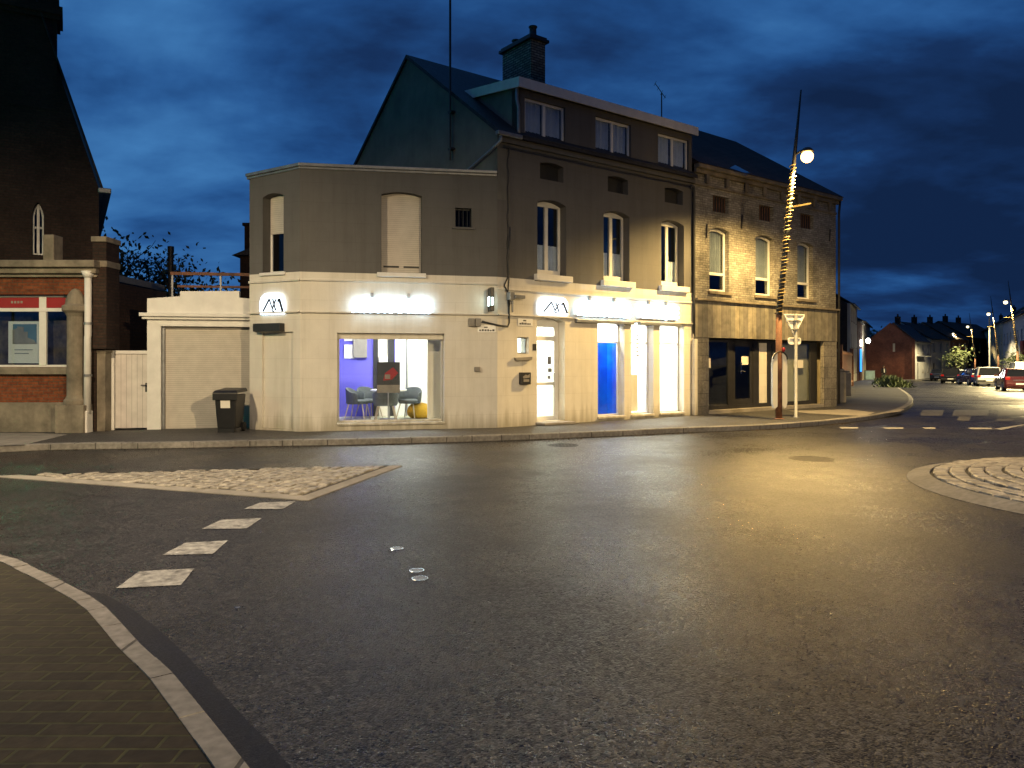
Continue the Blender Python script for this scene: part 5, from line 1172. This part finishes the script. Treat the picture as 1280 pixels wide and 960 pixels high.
# ------------------------------------------------------------------ far street, left side
def facade(root, fr, z0, z1, wins, m, doors=(), th=.3, wm='white', g='dglass'):
    hs = [arch(*q) for q in wins]+[arch(*q) for q in doors]
    wall(root, fr, [(0, z0), (fr.len, z0), (fr.len, z1), (0, z1)], hs, m, 'wall', th)
    for q in wins: window(root, fr, *q, 0, .12, .06, (.5,), (), wm, g, sill=(.08, .06, .06, 'stone'))
    for q in doors: MB().box(q[0]+.004, -.14, q[1], q[2]-.004, -.19, q[3]-.004, fr).build('door', M['dark'], root)
    MB().box(.1, -1.0, z0, fr.len-.1, -1.05, z1, fr).build('interior_wall', M['inside'], root)
def house(name, label, a, b, z0, eave, depth, ridge, m, roof, nwin, storeys, chim=(), doors=(1.0,), gable=None, cat='house', group=None):
    fr = Frame(a, b); t = thing(name, label, cat, (a[0], a[1], z0), group); ln = fr.len; wins = []; ds = []
    sh = (eave-z0)/storeys
    for s_ in range(storeys):
        for k in range(nwin):
            u = ln*(k+.5)/nwin
            if s_ == 0 and any(abs(u-d_) < 1.0 for d_ in doors): ds.append((u-.5, z0+.05, u+.5, z0+2.2)); continue
            wins.append((u-.48, z0+s_*sh+.95, u+.48, z0+s_*sh+min(2.35, sh-.35)))
    facade(t, fr, z0, eave, wins, m, ds)
    gm = gable or m
    for u in (0, ln):
        s_ = 1 if u == 0 else -1
        q = Frame(tuple((fr.o+fr.d*u).to_tuple()), tuple((fr.o+fr.d*u-fr.n*depth).to_tuple()))
        MB().prism([(.301, z0), (depth, z0), (depth, eave), (depth/2, ridge-.05), (.301, eave+.0)], .0 if u == 0 else .0, -.2 if u else .2, q).build('gable_wall', M[gm], t) if False else MB().prism([(.301, z0), (depth, z0), (depth, eave), (depth/2, ridge-.08), (.301, eave-.05)], -.001 if u == 0 else -.2, -.2 if u == 0 else -.001, Frame(tuple((fr.o+fr.d*(u+(0 if u == 0 else -.2))).to_tuple()), tuple((fr.o+fr.d*(u+(0 if u == 0 else -.2))-fr.n*depth).to_tuple()))).build('gable_wall', M[gm], t)
    mb = MB(); Pq = fr.P
    roofslab(mb, Pq(-.15, .25, eave-.05), Pq(ln+.15, .25, eave-.05), Pq(ln+.15, -depth/2, ridge), Pq(-.15, -depth/2, ridge))
    roofslab(mb, Pq(-.15, -depth-.25, eave-.05), Pq(ln+.15, -depth-.25, eave-.05), Pq(ln+.15, -depth/2-.005, ridge), Pq(-.15, -depth/2-.005, ridge))
    r_ = mb.build('roof', M[roof], t)
    for u in chim: MB().box(u-.4, -depth/2-.3, ridge-.5, u+.4, -depth/2+.3, ridge+.9, fr).lathe([(.12, 0), (.10, .35)], Pq(u, -depth/2, ridge+.9), 10).build('chimney', M['darkbrick'], r_)
    MB().box(-.1, .26, eave-.12, ln+.1, .38, eave-.02, fr).build('gutter', M['dark'], t)
    return t, fr
sd = Vector((.461, .887))
M['pale1'] = render_wall('pale_render', (.46, .43, .37), .3, False); M['pale2'] = render_wall('ochre_render', (.42, .37, .28), .3, False); M['pale3'] = render_wall('blue_grey_render', (.36, .37, .41), .25, False)
M['orange'] = brick('orange_brick', (.36, .15, .07), (.30, .12, .06), (.2, .16, .12)); M['midred'] = brick('old_red_brick', (.20, .062, .04), (.15, .048, .032), (.10, .07, .055), .22, .066, .009)
zf = lambda y: gz(y)+.12
h1, f1 = house('terraced_house', 'tall pale narrow house with dark side wall beyond the brick building', (34.2, 77.6), (38.9, 86.6), zf(80), 7.6, 8, 10.4, 'pale1', 'slate', 3, 3, (1.2,), (1.5,), 'darkbrick', group='houses along the far left side')
h2, f2 = house('terraced_house', 'darker brick house set between the tall pale house and the blue sign', (38.95, 86.7), (43.3, 95.0), zf(90), 6.3, 8, 8.6, 'midred', 'tile', 3, 2, (6,), (4.5,), None, group='houses along the far left side')
h3, f3 = house('terraced_house', 'pale house with glowing blue sign and white lamp on the far left', (43.35, 95.1), (53.0, 113.7), zf(96), 6.8, 8, 9.2, 'pale2', 'tile', 5, 2, (3,), (2.0,), None, group='houses along the far left side')
bl_ = thing('blue_shop_sign', 'tall glowing blue sign panel on the far left house front', 'sign', f2.P(5, .1, 1))
MB().box(4.7, .03, .5, 6.2, .16, 3.2, f2).build('light_panel', M['bluneon'], bl_, bevel=.05); MB().box(4.6, .03, .42, 6.3, .15, .5-.005, f2).build('frame', M['dark'], bl_)
MB().box(5.0, .03, 3.5, 6.0, .12, 4.3, f2).build('lit_box', M['whitelit'], bl_)
p = f3.P(1.2, .0, 4.2); wl = thing('wall_lantern', 'bright white wall lantern on the far left house', 'wall lamp', p)
MB().tube([f3.P(1.2, 0, 4.2), f3.P(1.2, .5, 4.35)], .03, 6).build('bracket', M['dark'], wl); MB().ball(f3.P(1.2, .62, 4.3), .24, .24, .32).build('lantern_glass', emis('lantern', (1, .98, .9), 25), wl, smooth=True)
light('lantern_glow', 'POINT', f3.P(1.2, 1.1, 4.0), 260, (1, .97, .82), wl, shadow_soft_size=.2)
bxp = ground(1086.5, 474.5, .12)
t = thing('utility_box', 'pale mint green cabinet on the pavement under the white lantern', 'cabinet', bxp)
MB().box(bxp.x-.6, bxp.y-.3, bxp.z, bxp.x+.6, bxp.y+.3, bxp.z+1.15).build('body', mat('mint_paint', (.45, .62, .52), .5), t, bevel=.03); MB().box(bxp.x-.64, bxp.y-.34, bxp.z+1.152, bxp.x+.64, bxp.y+.34, bxp.z+1.2).build('lid', M['slab'], t)
# yard entrance beside the brick building
for x, y0, y1, h, m, lab in ((1050, 503, 485, 1.25, 'slab', 'nearest pale stub post by the yard entrance'), (1058, 495, 480, 1.2, 'slab', 'second pale stub post by the yard entrance, partly behind the first')):
    p = ground(x, y0, .12); t = MB().box(p.x-.17, p.y-.17, p.z, p.x+.17, p.y+.17, p.z+h-.1).box(p.x-.13, p.y-.13, p.z+h-.098, p.x+.13, p.y+.13, p.z+h).build('stub_post', M[m], base=p, bevel=.03); tag(t, lab, 'post', 'stub posts by the yard')
yg = thing('yard_gate', 'rust red metal yard gate beyond the brick building', 'gate', ground(1058, 488, .12))
q0, q1 = ground(1049.5, 491, .12), ground(1064, 485, .12); YG = Frame(q0.xy, q1.xy, q0.z)
MB().box(0, 0, .1, YG.len, .05, 2.3, YG).build('gate_leaf', stripes('rusty_boards', [(.07, .024, .016), (.05, .018, .012)], .2, .7), yg)
for u in (0, YG.len): MB().box(u-.1, -.1, 0, u+.1, .15, 2.6, YG).build('gate_upright', M['rust'], yg)
MB().box(0, .06, 2.1, YG.len, .1, 2.22, YG).box(0, .06, .3, YG.len, .1, .42, YG).build('rail', M['rust'], yg)
yw = thing('yard_wall', 'low dark brick wall joining brick building and yard gate', 'wall', (E_[0], E_[1], 0))
YW = Frame((E_[0]+.05, E_[1]+.1), q0.xy); MB().box(0, 0, .1, YW.len-.15, -.2, 2.0, YW).build('brickwork', M['darkbrick'], yw); MB().box(0, .03, 2.002, YW.len-.15, -.23, 2.08, YW).build('coping', M['stone'], yw)
# weeds at the kerb
for k, (px, py, lab) in enumerate(((1107, 480, 'clump of green weeds at the far kerb, nearest the pedestrian'), (1113, 481, 'middle clump of green weeds at the far kerb'), (1118, 484, 'clump of green weeds at the far kerb, nearest the roadway'))):
    p = ground(px, py, .12); rnd = random.Random(40+k); t = thing('weed_clump', lab, 'plant', p, 'weeds at the far kerb'); mb = MB()
    for i in range(420):
        a = rnd.uniform(0, 6.28); r_ = min(1.1, abs(rnd.gauss(0, .42))); c = p+Vector((r_*math.cos(a)*1.3, r_*math.sin(a)*1.3, 0)); h = rnd.uniform(.25, .95)*max(.2, 1-r_/1.5); l_ = Vector((rnd.uniform(-.3, .3), rnd.uniform(-.3, .3), h)); s = Vector((rnd.uniform(-1, 1), rnd.uniform(-1, 1), 0)).normalized()*.05
        mb.add([c-s, c+s, c+l_*.6+s*1.5, c+l_, c+l_*.6-s*1.5], [(0, 1, 2, 3, 4)])
    mb.build('leaves', M['leaf'], t)

# ------------------------------------------------------------------ far end: the red house and the row beside it
rz0 = gz(100)+.06
t, fr = house('gable_fronted_house', 'red brick house end-on to the street with blue slate roof', (52.5, 100), (59.6, 109.5), rz0, 4.4, 5.2, 6.9, 'pale3', 'slate', 3, 2, (3.0,), (1.5,), 'midred')
# its brick end faces the street
EFr = Frame((47.5, 103.0), (52.45, 99.95))
zz1 = EFr.uz(1120, 404)[1]; ul = EFr.len
wall(t, EFr, [(0, rz0), (ul, rz0), (ul, 4.4), (ul/2, 6.85), (0, 4.4)], [arch(ul*.55, 3.0, ul*.74, 4.1)], 'midred', 'end_wall', .25, .02)
MB().box(ul*.55+.004, -.08, 3.004, ul*.74-.004, -.12, 4.096, EFr).build('blocked_window', M['pale2'], t)
MB().box(1.0, .02, 2.35, 6.5, 1.0, 2.45, fr).build('canopy', M['zinc'], t)
t2, fr2 = house('terraced_house', 'pale fronted house right of the red gable house', (59.8, 109.7), (66.5, 116.5), rz0, 5.0, 8, 7.6, 'pale1', 'tile', 3, 2, (6,), (2.0,), group='houses at the far end')
t3, fr3 = house('terraced_house', 'orange brick house between pale fronts at the far end', (66.7, 116.7), (72.5, 122), rz0, 5.2, 8, 7.9, 'orange', 'tile', 3, 2, (3,), (4.0,), group='houses at the far end')
t4, fr4 = house('terraced_house', 'dim dark roofed house behind the far lamps', (72.7, 122.2), (86, 134), rz0, 5.6, 9, 8.4, 'darkbrick', 'tile', 5, 2, (3, 9), (4.0,), group='houses at the far end')
tree((54, 118, rz0), 8, .8, 51, 'dark tree mass rising behind the red gable house', 900, .35)
tree((69, 132, rz0), 9, .9, 53, 'broad dark tree behind the orange brick house', 900, .38)
p = ground(1200, 474.5, .1); tree((p.x, p.y, p.z), 4.6, .5, 61, 'lamp-lit green street tree at the bend of the far street', 650, .2, m='leaf')
# right side row, faces the street
line = lambda y: (12.4+.52*y, y)
ys = [160.0, 141, 122.5, 104, 84.5, 62.0]
cfg = [('pale2', 7.2, 10.2, 'grey-ochre house farthest along the right side row'), ('pale1', 7.3, 10.4, 'pale house next to the tree on the right side row'), ('pale2', 7.5, 10.6, 'ochre house in the middle of the right side row, lit by a lamp'), ('pale3', 7.3, 10.5, 'bluish grey house behind the silver car, right side row'), ('pale3', 7.6, 11.0, 'bluish grey house nearest on the right side, above the red hatchback')]
for k in range(5):
    m_, e_, r_, lab = cfg[k]; zb0 = gz((ys[k]+ys[k+1])/2)+.12
    house('terraced_house', lab, line(ys[k]-.1), line(ys[k+1]+.1), zb0-.3, e_-.3, 9, r_-.3, m_, 'tile', 6, 2, (9,), (ys[k]*.02+3,), group='houses along the right side')
rs = line(70.2); RS = Frame(line(84), line(62)); 
t = thing('shop_sign_board', 'red upright sign board on the right side house front', 'sign', RS.P(0, 0, 1)); u_, _ = RS.uz(1278.5, 440)
MB().box(u_-.5, .02, 2.2, u_+1.6, .2, 4.0, RS).build('board', M['red'], t, bevel=.02)
tag(MB().tube([Vector((*line(75), -.3))+Vector((-3.6, 1.9, 0)), Vector((*line(75), 6.2))+Vector((-3.6, 1.9, 0))], .07, 8).build('telegraph_pole', M['galv'], base=Vector((*line(75), -.3))+Vector((-3.6, 1.9, 0))), 'plain grey pole between the second lamp and the house front', 'pole')
tree((44.3, 66.5, gz(66)), 3.6, .35, 71, 'round dark clipped bush behind the white van', 900, .14, name='bush', cat='bush')
# pedestrian
p = ground(1104.5, 477, .12); pd = thing('person', 'pedestrian in a dark jacket standing by the far weeds', 'person', p)
mb = MB(); X, Y, Z = p
for s_ in (-1, 1): mb.tube([(X+s_*.09, Y, Z), (X+s_*.09, Y-.02, Z+.45), (X+s_*.10, Y, Z+.9)], [.05, .06, .085], 8); mb.tube([(X+s_*.2, Y, Z+1.4), (X+s_*.25, Y, Z+1.12), (X+s_*.22, Y-.08, Z+.86)], [.055, .045, .035], 8)
mb.lathe([(.14, .85), (.17, .95), (.155, 1.15), (.19, 1.38), (.13, 1.47), (.055, 1.5), (.05, 1.55)], p, 14, 1.1, .65); mb.ball(p+Vector((0, 0, 1.65)), .09, .1, .12)
mb.build('body', mat('skin', (.38, .24, .17), .6), pd, smooth=True)
mb = MB().lathe([(.17, .82), (.195, .95), (.175, 1.15), (.21, 1.38), (.15, 1.48), (.07, 1.5)], p, 14, 1.1, .7)
for s_ in (-1, 1): mb.tube([(X+s_*.2, Y, Z+1.42), (X+s_*.255, Y, Z+1.12), (X+s_*.225, Y-.07, Z+.92)], [.075, .06, .05], 8)
mb.build('jacket', M['black'], pd, smooth=True)
mb = MB()
for s_ in (-1, 1): mb.tube([(X+s_*.09, Y, Z+.05), (X+s_*.09, Y-.02, Z+.45), (X+s_*.10, Y, Z+.9)], [.065, .075, .105], 8)
mb.build('trousers', M['dark'], pd, smooth=True)
MB().add([(X-.04, Y-.155, Z+1.0), (X+.05, Y-.155, Z+1.0), (X+.06, Y-.15, Z+1.42), (X-.05, Y-.15, Z+1.42), (X-.04, Y-.14, Z+1.0), (X+.05, Y-.14, Z+1.0), (X+.06, Y-.13, Z+1.42), (X-.05, Y-.13, Z+1.42)], [(0, 1, 2, 3), (4, 7, 6, 5), (0, 4, 5, 1), (3, 2, 6, 7)]).build('shirt', M['pvc'], pd)
mb = MB().ball(p+Vector((0, .015, 1.69)), .098, .105, .10); mb.build('hair', M['bark'], pd, smooth=True)

# ------------------------------------------------------------------ cars
def paint(name, c, metal=.3):
    m = mat(name, c, .25, .03, 3, metal=metal); m.node_tree.nodes['Principled BSDF'].inputs['Coat Weight'].default_value = .6; return m
M['glassc'] = mat('car_glass', (.012, .013, .015), .06, .05); M['chrome'] = M['steel']; M['lens'] = mat('red_lens', (.35, .01, .01), .2, .05)
M['platew'] = mat('number_plate_white', (.7, .7, .66), .5, .03)
def car(label, cat, col, L_=4.1, Wd=1.76, H=1.47, van=False, estate=False, group='cars parked along the far street', lens='lens'):
    "rear at -y, length along y"
    t = thing('parked_car' if not van else 'parked_van', label, cat, (0, 0, 0), group)
    b0 = .22; bl = .92 if not van else 1.0; hw = Wd/2
    side = [(-L_/2+.05, b0), (L_/2-.05, b0), (L_/2, .45), (L_/2-.03, .68), (L_/2-.25, .78), (L_/2-1.15, bl), (-L_/2+.14, bl+.04), (-L_/2+.02, .72), (-L_/2, .45)]
    n_ = len(side); vs = []
    for wx, sy_ in ((-hw, .97), (-hw+.0, 1), (hw, 1), (hw, .97)): pass
    prof = [(-1, .93, .0), (-.94, 1, 0), (.94, 1, 0), (1, .93, 0)]
    mb = MB()
    for (x_, sc, _) in prof:
        vs += [(x_*hw, y*sc, b0+(z-b0)*(1 if abs(x_) < .99 else .93)+(0 if abs(x_) < .99 else .02)) for y, z in side]
    fs = []
    for k in range(3):
        for i in range(n_): a, b = k*n_+i, k*n_+(i+1) % n_; fs.append((a, b, b+n_, a+n_))
    fs += [tuple(range(n_)), tuple(range(3*n_, 4*n_))]
    mb.add(vs, fs); body = mb.build('body', col, t, smooth=False, bevel=.05)
    yr = -L_/2+(.10 if estate or van else .16); yf = L_/2-1.1
    rear_top = yr+(.18 if van or estate else .38); front_top = yf-.85
    gh = [(yr, bl-.02), (yf, bl-.04), (front_top, H), (rear_top, H+.0)]
    w0, w1 = hw-.06, hw-.20
    MB().add([(-w0, gh[0][0], gh[0][1]), (w0, gh[0][0], gh[0][1]), (w0, gh[1][0], gh[1][1]), (-w0, gh[1][0], gh[1][1]), (-w1, gh[3][0], H-.05), (w1, gh[3][0], H-.05), (w1, gh[2][0], H-.05), (-w1, gh[2][0], H-.05)],
             [(0, 3, 2, 1), (4, 5, 6, 7), (0, 1, 5, 4), (1, 2, 6, 5), (2, 3, 7, 6), (3, 0, 4, 7)]).build('cabin_glass' if not van else 'cabin', M['glassc'] if not van else col, t, bevel=.03)
    MB().box(-w1-.015, rear_top-.03, H-.07, w1+.015, front_top+.03, H).build('roof_panel', col, t, bevel=.03)
    mb = MB()
    for s_ in (-1, 1):
        for (ya, yb, tp) in ((gh[0][0], gh[3][0], .06), (gh[1][0], gh[2][0], .05), ((yr+yf)/2, (yr+yf)/2, .045)):
            mb.tube([(s_*(w0+.005), ya, bl-.04), (s_*(w1+.008), yb, H-.045)], tp, 6)
    mb.build('pillar', col if not van else M['dark'], t)
    for s_ in (-1, 1):
        for yy in (-L_/2+.75, L_/2-.85):
            w = MB().tube([(s_*(hw-.20), yy, .31), (s_*(hw+.005), yy, .31)], .31, 20).build('wheel', M['tyre'], t); MB().tube([(s_*(hw-.0), yy, .31), (s_*(hw+.02), yy, .31)], .2, 14).build('rim', M['galv'], w)
        MB().box(s_*(hw-.30), -L_/2-.015+.03, .74, s_*(hw-.04), -L_/2+.14, .92 if not van else 1.1).build('tail_light', M[lens], t, bevel=.02)
        MB().box(s_*(hw-.4), L_/2-.16, .6, s_*(hw-.08), L_/2-.01, .74).build('headlight', M['steel'], t, bevel=.02)
        MB().box(s_*(hw+.02), .5, .92, s_*(hw+.18), .62, 1.06).build('mirror', col, t, bevel=.03)
    MB().box(-hw+.06, -L_/2-.05, .33, hw-.06, -L_/2+.06, .56).build('bumper', col if not estate else M['black'], t, bevel=.04)
    MB().box(-.26, -L_/2-.062, .46 if van else .44, .26, -L_/2-.051, .56 if van else .54).build('number_plate', M['platew'], t)
    MB().box(-.4, -L_/2-.012, .70, .4, -L_/2+.08, .74).build('trim_strip', M['chrome'], t)
    return t
heading = math.atan2(-sd.x, sd.y)
def put(t, px, y, rot=0):
    x = (px-640)/FPX*y; t.location = (x, y, gz(y)+.01); t.rotation_euler = (0, 0, heading+R(rot)); return t
put(car('dark red hatchback parked nearest on the right of the far street', 'car', paint('dark_red_paint', (.07, .006, .010)), 3.9, 1.72, 1.45), 1268, 50, 4)
put(car('low white van parked just beyond the red hatchback', 'van', paint('white_paint_car', (.75, .73, .68), 0), 4.6, 1.85, 1.95, van=True), 1279, 57.5)
put(car('silver estate car parked beyond the white van under the second lamp', 'car', paint('silver_paint', (.50, .48, .47), .5), 4.5, 1.84, 1.62, estate=True), 1234, 66.5)
put(car('dark blue car showing its side next to the silver estate', 'car', paint('dark_blue_paint', (.012, .02, .09)), 4.2, 1.76, 1.48), 1217, 71, 14)
put(car('pale blue-grey car tucked between the dark blue and black cars', 'car', paint('blue_grey_paint', (.2, .24, .32)), 4.0, 1.72, 1.42), 1204, 80, 8)
put(car('black tall car with back window catching lamp light', 'car', paint('black_paint', (.012, .012, .014)), 4.2, 1.8, 1.62, estate=True), 1190, 80, -6)
put(car('small dark hatchback farthest along the parked row', 'car', paint('charcoal_paint', (.03, .035, .045)), 3.8, 1.7, 1.46), 1175, 98, -12)
